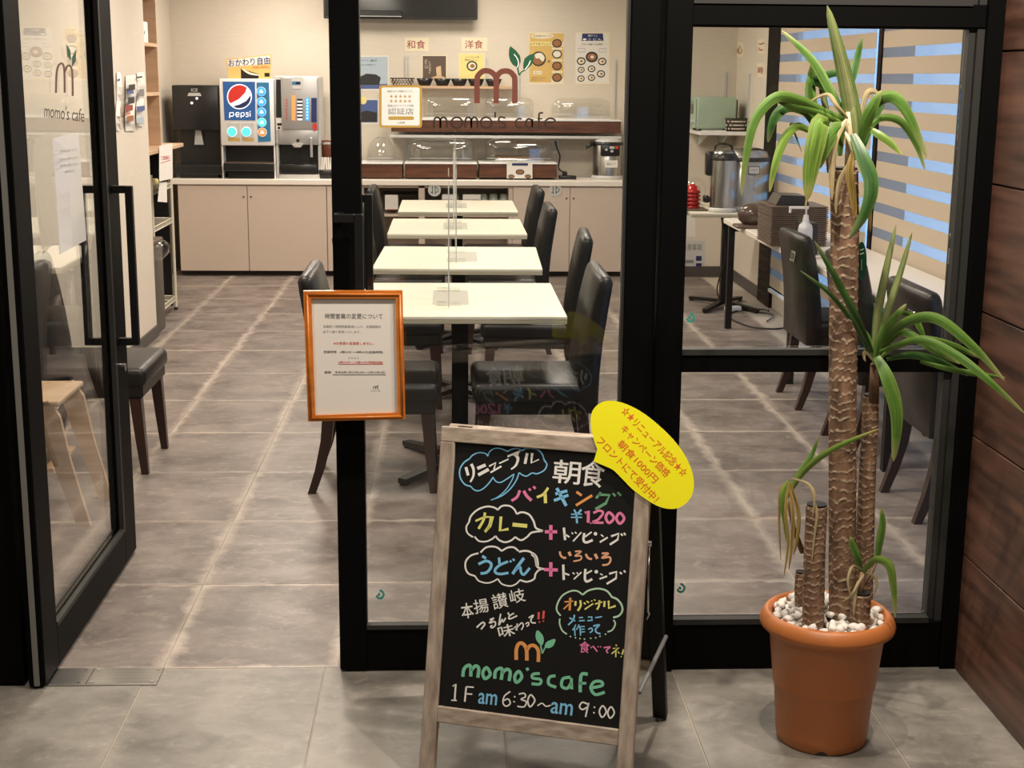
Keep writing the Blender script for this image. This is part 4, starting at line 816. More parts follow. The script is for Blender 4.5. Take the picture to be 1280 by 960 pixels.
trunk([A3(1053, 800, 3.37), A3(1053, 600, 3.37), A3(1054, 400, 3.37), A3(1056, 290, 3.37), A3(1055, 212, 3.37)], (.034, .0335), .025, 'thick main stem with pale leaf scars', 1, True)
trunk([A3(1078, 790, 3.46), A3(1083, 620, 3.46), A3(1087, 540, 3.46), A3(1089, 495, 3.455)], (.025, .020), .019, 'second tall stem behind the main one', 5, True)
trunk([A3(1016, 800, 3.31), A3(1018, 700, 3.31), A3(1021, 632, 3.31)], (.027, .026), .019, 'cut stump with a dark sealed top', 9, True)
trunk([A3(1074, 800, 3.29), A3(1075, 772, 3.29), A3(1077, 742, 3.29)], (.024, .024), .019, 'low cut stump at the front', 12, True)
trunk([A3(1001, 790, 3.41), A3(1000, 740, 3.41), A3(1001, 716, 3.41)], (.014, .014), .016, 'small cut stump', 15, True)
def leaf_mat(name, base, edge, tip, tipf=.8):
    m, nt, b = new_mat(name); N = nt.nodes; L = nt.links
    au = N.new('ShaderNodeAttribute'); au.attribute_name = 'across'; al = N.new('ShaderNodeAttribute'); al.attribute_name = 'along'
    tc = N.new('ShaderNodeTexCoord'); nz = N.new('ShaderNodeTexNoise'); nz.inputs['Scale'].default_value = 60; L.new(tc.outputs['Object'], nz.inputs[0])
    m1 = N.new('ShaderNodeMix'); m1.data_type = 'RGBA'; m1.inputs[6].default_value = (*base, 1); m1.inputs[7].default_value = (*edge, 1)
    mm = N.new('ShaderNodeMath'); mm.operation = 'MULTIPLY_ADD'; L.new(nz.outputs[0], mm.inputs[0]); mm.inputs[1].default_value = .5; mm.inputs[2].default_value = -.25
    ad = N.new('ShaderNodeMath'); ad.operation = 'ADD'; L.new(au.outputs['Fac'], ad.inputs[0]); L.new(mm.outputs[0], ad.inputs[1]); ad.use_clamp = True; L.new(ad.outputs[0], m1.inputs[0])
    sd = N.new('ShaderNodeAttribute'); sd.attribute_name = 'side'; cx_ = N.new('ShaderNodeCombineXYZ'); a1 = N.new('ShaderNodeMath'); a1.operation = 'MULTIPLY'; a1.inputs[1].default_value = 7; L.new(sd.outputs['Fac'], a1.inputs[0]); a2 = N.new('ShaderNodeMath'); a2.operation = 'MULTIPLY'; a2.inputs[1].default_value = 2.5; L.new(al.outputs['Fac'], a2.inputs[0])
    oi = N.new('ShaderNodeObjectInfo'); a3 = N.new('ShaderNodeMath'); a3.operation = 'MULTIPLY'; a3.inputs[1].default_value = 40; L.new(oi.outputs['Random'], a3.inputs[0])
    L.new(a1.outputs[0], cx_.inputs[0]); L.new(a2.outputs[0], cx_.inputs[1]); L.new(a3.outputs[0], cx_.inputs[2]); ns = N.new('ShaderNodeTexNoise'); ns.inputs['Scale'].default_value = 1; ns.inputs['Detail'].default_value = 5; L.new(cx_.outputs[0], ns.inputs[0])
    rs = N.new('ShaderNodeMapRange'); rs.inputs[1].default_value = .3; rs.inputs[2].default_value = .7; rs.inputs[3].default_value = .32; rs.inputs[4].default_value = 1.05; L.new(ns.outputs[0], rs.inputs[0])
    vm = N.new('ShaderNodeVectorMath'); vm.operation = 'SCALE'; L.new(m1.outputs[2], vm.inputs[0]); L.new(rs.outputs[0], vm.inputs['Scale'])
    r = N.new('ShaderNodeValToRGB'); r.color_ramp.elements[0].position = tipf; r.color_ramp.elements[1].position = 1.0; L.new(al.outputs['Fac'], r.inputs[0])
    m2 = N.new('ShaderNodeMix'); m2.data_type = 'RGBA'; m2.inputs[7].default_value = (*tip, 1); L.new(r.outputs[0], m2.inputs[0]); L.new(vm.outputs[0], m2.inputs[6]); L.new(m2.outputs[2], b.inputs['Base Color'])
    b.inputs['Roughness'].default_value = .4; b.inputs['Subsurface Weight'].default_value = 0
    return m
GL = .8
M['lf_green'] = leaf_mat('leaf_green', (.085, .21, .025), (.20, .34, .07), (.34, .34, .14))
M['lf_dark'] = leaf_mat('leaf_deep_green', (.035, .12, .022), (.10, .22, .05), (.20, .22, .10))
M['lf_pale'] = leaf_mat('leaf_pale_striped', (.42, .45, .20), (.13, .26, .05), (.26, .32, .12))
M['lf_lime'] = leaf_mat('leaf_lime', (.17, .33, .04), (.30, .42, .09), (.45, .40, .14))
M['lf_dry'] = leaf_mat('leaf_dry_cream', (.66, .56, .33), (.50, .38, .18), (.50, .34, .14))
M['lf_ochre'] = leaf_mat('leaf_dry_ochre', (.42, .28, .07), (.56, .42, .14), (.34, .18, .05))
# shoot stalks
b = mb('bark'); b.tube([A3(1092, 500, 3.44), A3(1093, 475, 3.43), A3(1093, 455, 3.42)], [.013, .012, .010], 12); b.build('shoot_stalk', pot)
b = mb('bark'); b.tube([A3(1040, 215, 3.40), A3(1037, 190, 3.41), A3(1036, 165, 3.42)], [.012, .010, .008], 12); b.m('lf_dry'); b.tube([A3(1062, 215, 3.35), A3(1062, 175, 3.345), A3(1060, 140, 3.34)], [.013, .009, .005], 12); b.build('shoot_stalk', pot)
b = mb('bark'); b.tube([A3(1003, 690, 3.36), A3(992, 660, 3.34), A3(986, 628, 3.33)], [.007, .006, .005], 10); b.build('shoot_stalk', pot)

def leaf(path, wpx, mat, fold=.28, base=.45, peak=.45, tw=0.0):
    """path: (px, py, Y) from the base to the tip; wpx: largest width seen in the picture"""
    q = smooth_pts([(p[0], p[1], p[2]) for p in path], 6); n = len(q); W = wpx / F_PX * 3.37 * .88
    P3 = [at(p[0], p[1], Y=p[2]) for p in q]; cam_p = Vector((0, 0, CAM_H)); vs = []; ac = []; al = []
    b = mb(mat); l1 = b.bm.verts.layers.float.new('across'); l2 = b.bm.verts.layers.float.new('along'); l3 = b.bm.verts.layers.float.new('side'); sdv = []
    for i, p in enumerate(P3):
        d = (P3[min(n - 1, i + 1)] - P3[max(0, i - 1)]).normalized(); t = i / (n - 1)
        up = Vector((0, 0, 1)); ax = d.cross(Vector((.05, 1, 0))) if abs(d.y) < .9 else d.cross(up)
        ax.normalize(); nr = ax.cross(d).normalized()
        if nr.y > 0: nr = -nr
        ax = Matrix.Rotation(tw * t, 3, d) @ ax
        if t < peak: w = base + (1 - base) * math.sin(PI / 2 * t / peak)
        else: w = math.cos(PI / 2 * (t - peak) / (1 - peak)) ** .62
        hw = max(.0006, W / 2 * w)
        for k, f in ((-1, 1), (-.5, .35), (0, 0), (.5, .35), (1, 1)):
            vs.append(p + ax * hw * k - nr * (hw * fold * (1 - abs(k)) * -1)); ac.append(f); al.append(t); sdv.append(k)
    bv = [b.bm.verts.new(v) for v in vs]
    for v, a_, l_, s_ in zip(bv, ac, al, sdv): v[l1] = a_; v[l2] = l_; v[l3] = s_
    for i in range(n - 1):
        for k in range(4): f = b.bm.faces.new((bv[i * 5 + k], bv[i * 5 + k + 1], bv[i * 5 + 5 + k + 1], bv[i * 5 + 5 + k])); f.smooth = True
    return b.build('leaf', pot, recalc=False)
y = 3.37
LV = [
 # top crown
 ([(1066, 195, 3.36), (1068, 160, 3.35), (1056, 95, 3.33), (1034, 7, 3.30)], 25, 'lf_pale'),
 ([(1058, 150, 3.37), (1040, 118, 3.38), (1015, 75, 3.40), (977, 38, 3.42)], 13, 'lf_green'),
 ([(1028, 175, 3.40), (1018, 150, 3.41), (1013, 110, 3.42), (1018, 72, 3.42)], 17, 'lf_green'),
 ([(1037, 175, 3.41), (1033, 140, 3.42), (1026, 105, 3.43), (1024, 88, 3.43)], 9, 'lf_pale'),
 ([(1062, 152, 3.36), (1030, 140, 3.34), (1000, 126, 3.31), (970, 122, 3.28), (944, 150, 3.26), (932, 200, 3.25), (927, 245, 3.25)], 15, 'lf_green'),
 ([(1060, 158, 3.36), (1020, 140, 3.33), (985, 130, 3.30), (965, 122, 3.28)], 11, 'lf_green'),
 ([(1012, 140, 3.36), (985, 134, 3.34), (968, 148, 3.33), (960, 178, 3.33)], 15, 'lf_dark'),
 ([(1020, 160, 3.36), (1008, 140, 3.34), (992, 134, 3.33), (975, 128, 3.32)], 14, 'lf_green'),
 ([(1014, 165, 3.34), (996, 158, 3.33), (980, 175, 3.32), (968, 210, 3.31), (962, 240, 3.31)], 13, 'lf_lime'),
 ([(1030, 170, 3.32), (1026, 152, 3.30), (1020, 178, 3.29), (1013, 215, 3.29), (1009, 250, 3.29)], 28, 'lf_lime'),
 ([(1056, 158, 3.33), (1040, 165, 3.31), (1028, 188, 3.30), (1022, 212, 3.30)], 25, 'lf_green'),
 ([(1078, 160, 3.36), (1096, 128, 3.34), (1118, 122, 3.33), (1138, 148, 3.32), (1159, 198, 3.31)], 17, 'lf_green'),
 ([(1080, 168, 3.37), (1100, 148, 3.38), (1126, 152, 3.39), (1145, 180, 3.40), (1156, 212, 3.40)], 11, 'lf_green'),
 ([(1085, 160, 3.35), (1098, 168, 3.33), (1112, 178, 3.32), (1128, 194, 3.31)], 11, 'lf_lime'),
 ([(1072, 185, 3.35), (1080, 158, 3.34), (1090, 135, 3.33), (1102, 113, 3.33)], 19, 'lf_green'),
 ([(1076, 190, 3.40), (1090, 150, 3.42), (1100, 130, 3.43), (1102, 118, 3.43)], 15, 'lf_dark'),
 ([(1060, 120, 3.38), (1066, 95, 3.39), (1072, 70, 3.40), (1078, 46, 3.40)], 11, 'lf_dark'),
 ([(1046, 130, 3.40), (1030, 108, 3.41), (1020, 100, 3.41), (1050, 92, 3.40), (1064, 120, 3.39)], 12, 'lf_dark'),
 ([(1066, 168, 3.31), (1078, 195, 3.28), (1089, 228, 3.26), (1083, 262, 3.25), (1061, 299, 3.25)], 21, 'lf_dark'),
 ([(1056, 165, 3.33), (1070, 190, 3.30), (1083, 215, 3.29), (1080, 235, 3.28)], 8, 'lf_dry'),
 ([(1066, 190, 3.32), (1062, 215, 3.31), (1066, 245, 3.31), (1069, 272, 3.31)], 12, 'lf_ochre'),
 ([(1078, 185, 3.34), (1083, 215, 3.33), (1086, 250, 3.33), (1088, 290, 3.33)], 9, 'lf_ochre'),
 ([(1058, 150, 3.33), (1044, 175, 3.31), (1040, 210, 3.31), (1040, 250, 3.31)], 11, 'lf_dry'),
 ([(1060, 148, 3.33), (1046, 132, 3.32), (1034, 118, 3.33), (1010, 128, 3.34)], 6, 'lf_dry'),
 ([(1072, 165, 3.35), (1082, 120, 3.35), (1092, 114, 3.35), (1098, 120, 3.35)], 9, 'lf_dry'),
 ([(1016, 170, 3.35), (1014, 210, 3.34), (1010, 240, 3.34), (1006, 262, 3.34)], 5, 'lf_dry'),
 ([(1064, 200, 3.33), (1052, 220, 3.32), (1046, 245, 3.32), (1045, 268, 3.32)], 7, 'lf_dry'),
 ([(1000, 157, 3.36), (988, 155, 3.36), (994, 168, 3.36), (1002, 190, 3.36)], 3, 'lf_dark'),
 ([(1070, 200, 3.35), (1068, 150, 3.34), (1062, 120, 3.34), (1054, 105, 3.34)], 12, 'lf_pale'),
 ([(1050, 195, 3.36), (1052, 160, 3.36), (1062, 140, 3.36), (1060, 110, 3.36)], 13, 'lf_green'),
 # side crown
 ([(1092, 452, 3.42), (1096, 400, 3.41), (1106, 345, 3.40), (1120, 281, 3.40)], 13, 'lf_pale'),
 ([(1096, 448, 3.41), (1106, 400, 3.40), (1124, 345, 3.40), (1140, 291, 3.40)], 11, 'lf_pale'),
 ([(1094, 455, 3.40), (1100, 425, 3.39), (1114, 402, 3.38), (1133, 380, 3.38)], 15, 'lf_green'),
 ([(1096, 440, 3.41), (1108, 415, 3.40), (1118, 398, 3.40), (1132, 380, 3.40)], 8, 'lf_lime'),
 ([(1100, 432, 3.40), (1130, 404, 3.37), (1170, 398, 3.34), (1215, 432, 3.31), (1256, 476, 3.29)], 16, 'lf_green'),
 ([(1104, 436, 3.40), (1126, 415, 3.38), (1150, 426, 3.36), (1172, 440, 3.35), (1200, 455, 3.34)], 13, 'lf_green'),
 ([(1100, 440, 3.39), (1150, 425, 3.34), (1195, 444, 3.30), (1236, 476, 3.26), (1281, 517, 3.24)], 13, 'lf_green'),
 ([(1125, 430, 3.41), (1150, 424, 3.42), (1190, 432, 3.43), (1226, 448, 3.44)], 13, 'lf_green'),
 ([(1108, 449, 3.40), (1140, 444, 3.39), (1175, 452, 3.38), (1210, 470, 3.37)], 12, 'lf_dark'),
 ([(1150, 452, 3.38), (1190, 462, 3.37), (1225, 468, 3.36), (1257, 472, 3.36)], 9, 'lf_green'),
 ([(1125, 390, 3.43), (1140, 395, 3.44), (1150, 410, 3.44), (1156, 425, 3.44)], 10, 'lf_green'),
 ([(1098, 450, 3.39), (1114, 436, 3.38), (1126, 432, 3.38), (1136, 430, 3.38)], 8, 'lf_lime'),
 ([(1096, 446, 3.37), (1110, 475, 3.34), (1121, 520, 3.33), (1117, 577, 3.33)], 21, 'lf_green'),
 ([(1090, 440, 3.38), (1072, 400, 3.33), (1046, 350, 3.31), (1018, 301, 3.30)], 11, 'lf_dark'),
 ([(1088, 448, 3.38), (1074, 415, 3.35), (1040, 370, 3.32), (1000, 338, 3.31)], 7, 'lf_dark'),
 ([(1092, 448, 3.40), (1086, 425, 3.40), (1078, 412, 3.40), (1070, 405, 3.40)], 8, 'lf_green'),
 ([(1092, 452, 3.38), (1082, 440, 3.37), (1080, 446, 3.37), (1082, 452, 3.37)], 5, 'lf_dry'),
 # low left sprout
 ([(984, 622, 3.33), (1004, 590, 3.32), (1040, 562, 3.30), (1099, 536, 3.29)], 10, 'lf_lime'),
 ([(984, 618, 3.33), (1000, 590, 3.34), (1015, 568, 3.35), (1023, 545, 3.35)], 8, 'lf_green'),
 ([(986, 600, 3.32), (978, 620, 3.31), (981, 650, 3.31), (984, 680, 3.31)], 9, 'lf_lime'),
 ([(984, 604, 3.33), (976, 612, 3.32), (974, 650, 3.32), (976, 700, 3.32)], 4, 'lf_ochre'),
 ([(986, 604, 3.32), (991, 640, 3.31), (990, 680, 3.31), (986, 712, 3.31)], 6, 'lf_ochre'),
 ([(988, 604, 3.32), (998, 640, 3.32), (997, 670, 3.32), (992, 694, 3.32)], 6, 'lf_ochre'),
 ([(986, 602, 3.31), (982, 640, 3.30), (985, 680, 3.30), (980, 720, 3.30)], 5, 'lf_ochre'),
 ([(990, 598, 3.31), (1010, 605, 3.29), (1018, 620, 3.28), (1016, 645, 3.28)], 5, 'lf_dry'),
 ([(1014, 615, 3.29), (1021, 640, 3.28), (1018, 670, 3.28), (1015, 700, 3.28)], 4, 'lf_dry'),
 # low right sprout
 ([(1096, 702, 3.34), (1099, 680, 3.34), (1103, 655, 3.34), (1102, 634, 3.34)], 12, 'lf_green'),
 ([(1076, 714, 3.30), (1072, 698, 3.29), (1066, 682, 3.29), (1063, 671, 3.29)], 12, 'lf_green'),
 ([(1078, 716, 3.30), (1094, 700, 3.28), (1111, 706, 3.27), (1117, 735, 3.27), (1119, 772, 3.27)], 13, 'lf_lime'),
 ([(1078, 712, 3.29), (1066, 708, 3.27), (1060, 725, 3.26), (1063, 745, 3.26)], 5, 'lf_dry'),
 ([(1080, 718, 3.29), (1070, 735, 3.27), (1068, 755, 3.26), (1067, 770, 3.26)], 6, 'lf_dry'),
 ([(1082, 716, 3.30), (1092, 720, 3.30), (1096, 730, 3.30), (1092, 745, 3.30)], 5, 'lf_dry'),
 ([(1076, 722, 3.29), (1068, 738, 3.26), (1060, 748, 3.26), (1052, 752, 3.26)], 4, 'lf_dry'),
]
for p, w, m_ in LV: leaf(p, w, m_)
b = mb('bark'); b.tube([A3(1076, 745, 3.29), A3(1077, 730, 3.295), A3(1077, 715, 3.30)], [.008, .007, .005], 10); b.tube([A3(1080, 730, 3.30), A3(1090, 715, 3.32), A3(1096, 702, 3.34)], [.005, .004, .003], 8); b.build('shoot_stalk', pot)
# green name tag behind the stem
cx, cy = 1077, 326; PT = planeY(3.41); b = mb('tag')
b.prism([PT(cx + 6.5 * math.cos(a * PI / 10), cy + 24 * math.sin(a * PI / 10)) for a in range(20)], (0, .003, 0)); tg = b.build('name_tag', pot)
tg['label'] = 'oval green plastic name tag'
b = mb('c_mint'); b.stroke([(1075, 313), (1080, 311)], PT, 1.2, .0006); b.stroke([(1075, 318), (1080, 316)], PT, 1.2, .0006); b.stroke([(1077, 324), (1077, 338)], PT, .6, .0006); b.build('printing', tg)
# ================================================================ BUFFET WALL AND COUNTER
CF = 12.02                     # cabinet fronts
def xz(px, py, Y): p = at(px, py, Y=Y); return p.x, p.z
def pbox(b, x0, y0, x1, y1, Y0, Y1, bev=0.0, seg=1):
    """box whose front face, on the plane Y0, covers the measured rectangle"""
    ax, az = xz(x0, y0, Y0); bx, bz = xz(x1, y1, Y0); b.box(min(ax, bx), max(ax, bx), Y0, Y1, min(az, bz), max(az, bz), bev, seg); return b
CT = .805
t = thing('buffet_worktop', (-.3, 12.3, CT), 'long white worktop carrying the drink machines and warming dishes', 'worktop')
b = mb('counter'); b.box(-2.27, 1.60, CF - .03, YB - .002, CT - .045, CT, .004); b.build('slab', t)
def cabinet(x0, x1, doors, label, opens=False, z1=CT - .046):
    t = thing('base_cabinet', ((x0 + x1) / 2, CF + .25, 0), label, 'cabinet', 'cabinets under the buffet worktop')
    b = mb('cabinet')
    if not opens:
        b.box(x0, x1, CF, YB - .01, .05, z1)
        b.build('body', t)
        n = len(doors) - 1
        for i in range(n):
            d = mb('cabinet'); d.box(doors[i] + .003, doors[i + 1] - .003, CF - .02, CF - .001, .045, z1 - .012, .002); dr = d.build('door', t)
            k = mb('gap'); xk = doors[i + 1] - .03 if i % 2 == 0 else doors[i] + .03; k.cyl((xk, CF - .024, z1 - .10), (xk, CF - .02, z1 - .10), .008, seg=10); k.build('door_pull', dr)
    else:
        b.box(x0, x0 + .035, CF, YB - .01, .05, z1); b.box(x1 - .035, x1, CF, YB - .01, .05, z1); b.box(x0, x1, YB - .02, YB - .01, .05, z1); b.box(x0, x1, CF + .0, YB - .02, .05, .08)
        xm = at(527, 240, Y=CF).x; b.box(xm - .025, xm + .025, CF, YB - .02, .08, z1); b.box(x0 + .035, x1 - .035, CF, YB - .02, z1 - .02, z1)
        b.build('body', t)
        for a, c in ((x0 + .035, xm - .025), (xm + .025, x1 - .035)):
            s = mb('cabinet'); s.box(a, c, CF + .01, YB - .02, .50, .52); s.build('shelf', t)
    b = mb('gap'); b.box(x0, x1, CF + .05, CF + .08, 0, .05); b.build('toe_kick', t); return t
xa = at(222, 230, Y=CF).x; xb = at(309, 230, Y=CF).x; xc = at(408, 230, Y=CF).x
cabinet(xa, xc, [xa, xb, xc], 'beige two-door cabinet under the drink machines')
x3 = at(449, 240, Y=CF).x; cabinet(xc + .002, x3 - .002, [xc + .002, x3 - .002], 'narrow beige cabinet mostly hidden behind the door stile')
x4 = at(641, 240, Y=CF).x; cabinet(x3, x4, [], 'open fronted cabinet stacked with cups, behind the cafe tables', True)
x5 = at(712.5, 240, Y=CF).x; cabinet(x4 + .002, 1.60, [x4 + .002, x5, 1.59], 'beige two-door cabinet under the hot water urn')
# round restroom style marks on the cabinets
for px, py, lab in ((543, 237.5, 'round grey mark on the open cabinet post'), (694, 237.5, 'round grey mark on the cabinet door below the power strip')):
    P = planeY(CF - .024); b = mb('lgrey'); b.prism([P(px + 8 * math.cos(a * PI / 12), py + 8 * math.sin(a * PI / 12)) for a in range(24)], (0, .003, 0)); b.m('ink')
    for dx in (-2.5, 1): b.stroke([(px + dx, py - 5), (px + dx, py + 5)], P, .9, .001)
    b.stroke([(px + 1, py - 4), (px + 5, py - 1), (px + 4, py + 2), (px + 1, py + 3)], P, .8, .001); b.stroke([(px - 5, py + 3), (px - 2.5, py + 3)], P, .8, .001)
    tag(b.build('round_sign'), lab, 'sign', 'round marks on the cabinets')
# cups and boxes in the open cabinet
def cup(x, y, z, label, grp, r=.042, h=.075, mat='cup'):
    b = mb(mat); b.lathe((x, y, z), [(0, .004), (r * .6, 0), (r * .72, h * .25), (r, h), (r * .93, h), (r * .66, h * .3), (0, .01)], 18); return tag(b.build('teacup'), label, 'cup', grp)
zb = .521
grp = 'upside down cups in the open cabinet'
lab = 'pale green cup stored in the open cabinet right of the round mark'
for i, px in enumerate((557, 568, 589, 604, 617, 630)):
    x = at(px, 244, Y=12.14).x; b = mb('cup'); b.lathe((x, 12.16, .60), [(0, .082), (.024, .082), (.034, .07), (.045, .02), (.046, 0), (.042, 0), (.03, .06), (0, .072)], 18); tag(b.build('teacup'), lab, 'cup', grp)
    b = mb('cup'); b.lathe((x, 12.16, zb), [(0, .078), (.024, .078), (.034, .068), (.045, .02), (.046, 0), (.042, 0), (.03, .06), (0, .07)], 18); tag(b.build('teacup'), 'pale green cup at the bottom of a stack in the open cabinet', 'cup', grp + ', lower row')
def pbx(name, mat, x0, y0, x1, y1, Y0, Y1, label, cat, grp=None, bev=.003):
    b = mb(mat); pbox(b, x0, y0, x1, y1, Y0, Y1, bev); return tag(b.build(name), label, cat, grp)
bx = pbx('paper_box', 'paper', 481, 244, 497.5, 262.5, 12.04, 12.25, 'white paper box in the open cabinet right of the farthest left chair', 'box')
pbx('paper_box', 'paper', 453.5, 244, 465, 260, 12.04, 12.25, 'white paper box at the left end of the open cabinet', 'box')
b = mb('darkred'); pbox(b, 484, 261.6, 497, 262.6, 12.035, 12.04); b.build('red_line', bx)
pbx('paper_box', 'paper', 552.5, 243.5, 569.5, 250, 12.035, 12.1, 'low white paper box before the cups, left one', 'box'); pbx('paper_box', 'paper', 578.5, 243.5, 601, 250, 12.035, 12.1, 'low white paper box before the cups, right one', 'box')
b = mb('darkglass')
for k, px in enumerate((483, 493, 504, 513)):
    x = at(px, 238, Y=12.3).x; g_ = mb('acrylic'); g_.lathe((x, 12.36, .60), [(0, .003), (.026, 0), (.034, .08), (.031, .08), (.024, .006), (0, .006)], 14); tag(g_.build('drinking_glass'), 'clear drinking glass in the dark upper left of the open cabinet', 'glass', 'glasses in the open cabinet')
pbx('glass_tray', 'machine', 478, 243, 521, 245.5, 12.1, 12.45, 'dark tray under the glasses in the open cabinet', 'tray')
b.bm.free()

# ---- wooden warming stations on the worktop with clear covers
def station(x0, x1, y0, y1, Y0, Y1, label, n):
    t = thing('warming_station', tuple(at((x0 + x1) / 2, y1, Y=Y0)), label, 'food warmer', 'wooden warming stations on the worktop')
    b = mb('box'); pbox(b, x0, y0, x1, y1, Y0, Y1, .003); b.build('wooden_base', t)
    ax, z = xz(x0 + 1, y0, Y0); cx, _ = xz(x1 - 1, y0, Y0)
    b = mb('white'); b.box(ax - .01, cx + .01, Y0 - .008, Y1 - .01, z, z + .012, .004); b.build('rim', t); return t, ax, cx, z + .012
def roll_cover(t, xa, xb, z, Y0, Y1, h, dome=False):
    """clear roll-top: rounded box shell open below"""
    vs = []; fs = []
    n = 9; m_ = 9; ym = (Y0 + Y1) / 2; hy = (Y1 - Y0) / 2; xm = (xa + xb) / 2; hx = (xb - xa) / 2; e_ = 5.5 if not dome else 2.2
    for j in range(n + 1):
        v = j / n * PI / 2; s_ = math.cos(v) ** (2 / e_); zz = z + h * math.sin(v) ** (2 / e_)
        for i in range(28):
            u = 2 * PI * i / 28; cu, su = math.cos(u), math.sin(u); ex = 2 / 6 if not dome else 1
            vs.append((xm + hx * s_ * math.copysign(abs(cu) ** ex, cu), ym + hy * s_ * math.copysign(abs(su) ** ex, su), zz))
    fs = [(j * 28 + i, j * 28 + (i + 1) % 28, (j + 1) * 28 + (i + 1) % 28, (j + 1) * 28 + i) for j in range(n) for i in range(28)]
    b = mb('plastic'); b.faces(vs, fs, True); o = b.build('clear_cover', t)
    b = mb('lgrey'); b.tube([(xa + .02, Y0 + .004, z + .035), (xb - .02, Y0 + .004, z + .035)], .003, 6); b.build('cover_rail', t); return o
YS0, YS1 = 12.10, 12.50
t, a, c, z = station(440, 503, 205, 222.6, YS0, YS1, 'wooden warming station with a small clear dome, next to the door stile', 1)
roll_cover(t, *(at(456, 200, Y=YS0).x, at(494, 200, Y=YS0).x), z, YS0 + .03, YS1 - .04, at(470, 171, Y=YS0 + .1).z - z, True)
t, a, c, z = station(506, 596, 205, 222.6, YS0, YS1, 'wooden warming station with a long clear cover, middle of three', 2)
roll_cover(t, at(509, 200, Y=YS0).x, at(594, 200, Y=YS0).x, z, YS0, YS1 - .04, at(550, 174, Y=YS0 + .06).z - z)
t, a, c, z = station(599, 696, 205, 222.6, YS0, YS1, 'wooden warming station with a shiny clear cover and a menu card in front', 3)
roll_cover(t, at(606, 200, Y=YS0).x, at(692, 200, Y=YS0).x, z, YS0, YS1 - .04, at(650, 173, Y=YS0 + .06).z - z)
b = mb('chrome'); b.box(at(618, 200, Y=12.2).x, at(680, 200, Y=12.2).x, 12.2, 12.42, z, z + .03, .01, 2); b.m('food'); b.box(at(622, 200, Y=12.2).x, at(676, 200, Y=12.2).x, 12.22, 12.40, z + .02, z + .034); b.build('food_pan', t)
P = planeY(YS0 - .02); cardo = MB(); cardo.m('paper'); cardo.prism([P(x, y) for x, y in ((633.5, 203), (665.5, 203), (665.5, 223), (633.5, 223))], (0, .003, 0))
cardo.m('navy'); cardo.rect(640, 204, 660, 207, P, .001)
for x, y, r in ((650, 215, 5.5), (639, 220.5, 4), (660, 220.5, 4)): cardo.m('ink'); cardo.disc(x, y, r, r * .62, P, .001); cardo.m('food'); cardo.disc(x, y, r * .75, r * .42, P, .002)
tag(cardo.build('menu_card'), 'small white menu card with three bowl pictures before the warming station', 'card')
# ---- upper shelf with a brown front and clear covers, on wall standards
YU = 12.28
t = thing('display_shelf', tuple(at(615, 167, Y=YU)), 'long upper display shelf with a brown wooden front above the warming stations', 'shelf')
b = mb('box'); pbox(b, 489, 150, 776, 166.5, YU, YU + .02, .002); b.build('front_board', t)
b = mb('white'); x0, z0 = xz(487, 150, YU); x1, _ = xz(777, 150, YU); b.box(x0, x1, YU - .005, YB - .002, z0, z0 + .012, .002); b.build('shelf_top', t)
b = mb('lgrey'); x0, z1 = xz(487, 168, YU); b.box(x0, x1, YU - .02, YB - .002, z1 - .026, z1 - .004, .002); b.build('shelf_board', t)
zsh = z0 + .012
for i, (xa_, xb_, yt_, lab) in enumerate([(528, 598, 121, 'left'), (604, 669, 121.5, 'middle'), (689, 765, 122.5, 'right')]):
    t = thing('clear_cover_tray', tuple(at((xa_ + xb_) / 2, 148, Y=YU)), 'clear food cover standing on the upper display shelf, %s of three' % lab, 'food cover', 'clear covers on the upper shelf')
    b = mb('white'); b.box(at(xa_, 148, Y=YU).x, at(xb_, 148, Y=YU).x, YU + .005, YB - .04, zsh, zsh + .008, .002); b.build('tray', t)
    roll_cover(t, at(xa_ + 1, 148, Y=YU).x, at(xb_ - 1, 148, Y=YU).x, zsh + .008, YU + .01, YB - .05, at(600, yt_, Y=YU + .05).z - zsh)
b = mb('shelfwood'); YW = 12.42; x0, zw = xz(496, 107, YW); x1, _ = xz(641, 107, YW); b.box(x0, x1, YW, YB - .002, zw - .022, zw, .002); tag(b.build('wall_shelf'), 'short light wooden shelf holding the row of black bowls', 'shelf')
for i, px in enumerate((531, 553, 574, 595, 617)):
    x = at(px, 100, Y=YW + .08).x; b = mb('machine'); b.lathe((x, YW + .085, zw), [(0, .004), (.045, 0), (.055, .02), (.073, .062), (.069, .062), (.05, .02), (0, .014)], 24); o = tag(b.build('black_bowl'), ['leftmost black bowl on the wooden wall shelf, beside the woven basket', 'second black bowl from the left on the wooden wall shelf', 'middle black bowl of the five on the wooden wall shelf', 'fourth black bowl from the left, behind the orange m', 'rightmost black bowl on the wooden wall shelf'][i], 'bowl', 'black bowls on the wall shelf')
    b = mb('bowlwhite'); b.lathe((x, YW + .085, zw), [(0, .054), (.03, .056), (.058, .048)], 14, f=lambda r, z, a: (r, z + .006 * math.sin(5 * a + i) * (r > 0))); b.build('contents', o)
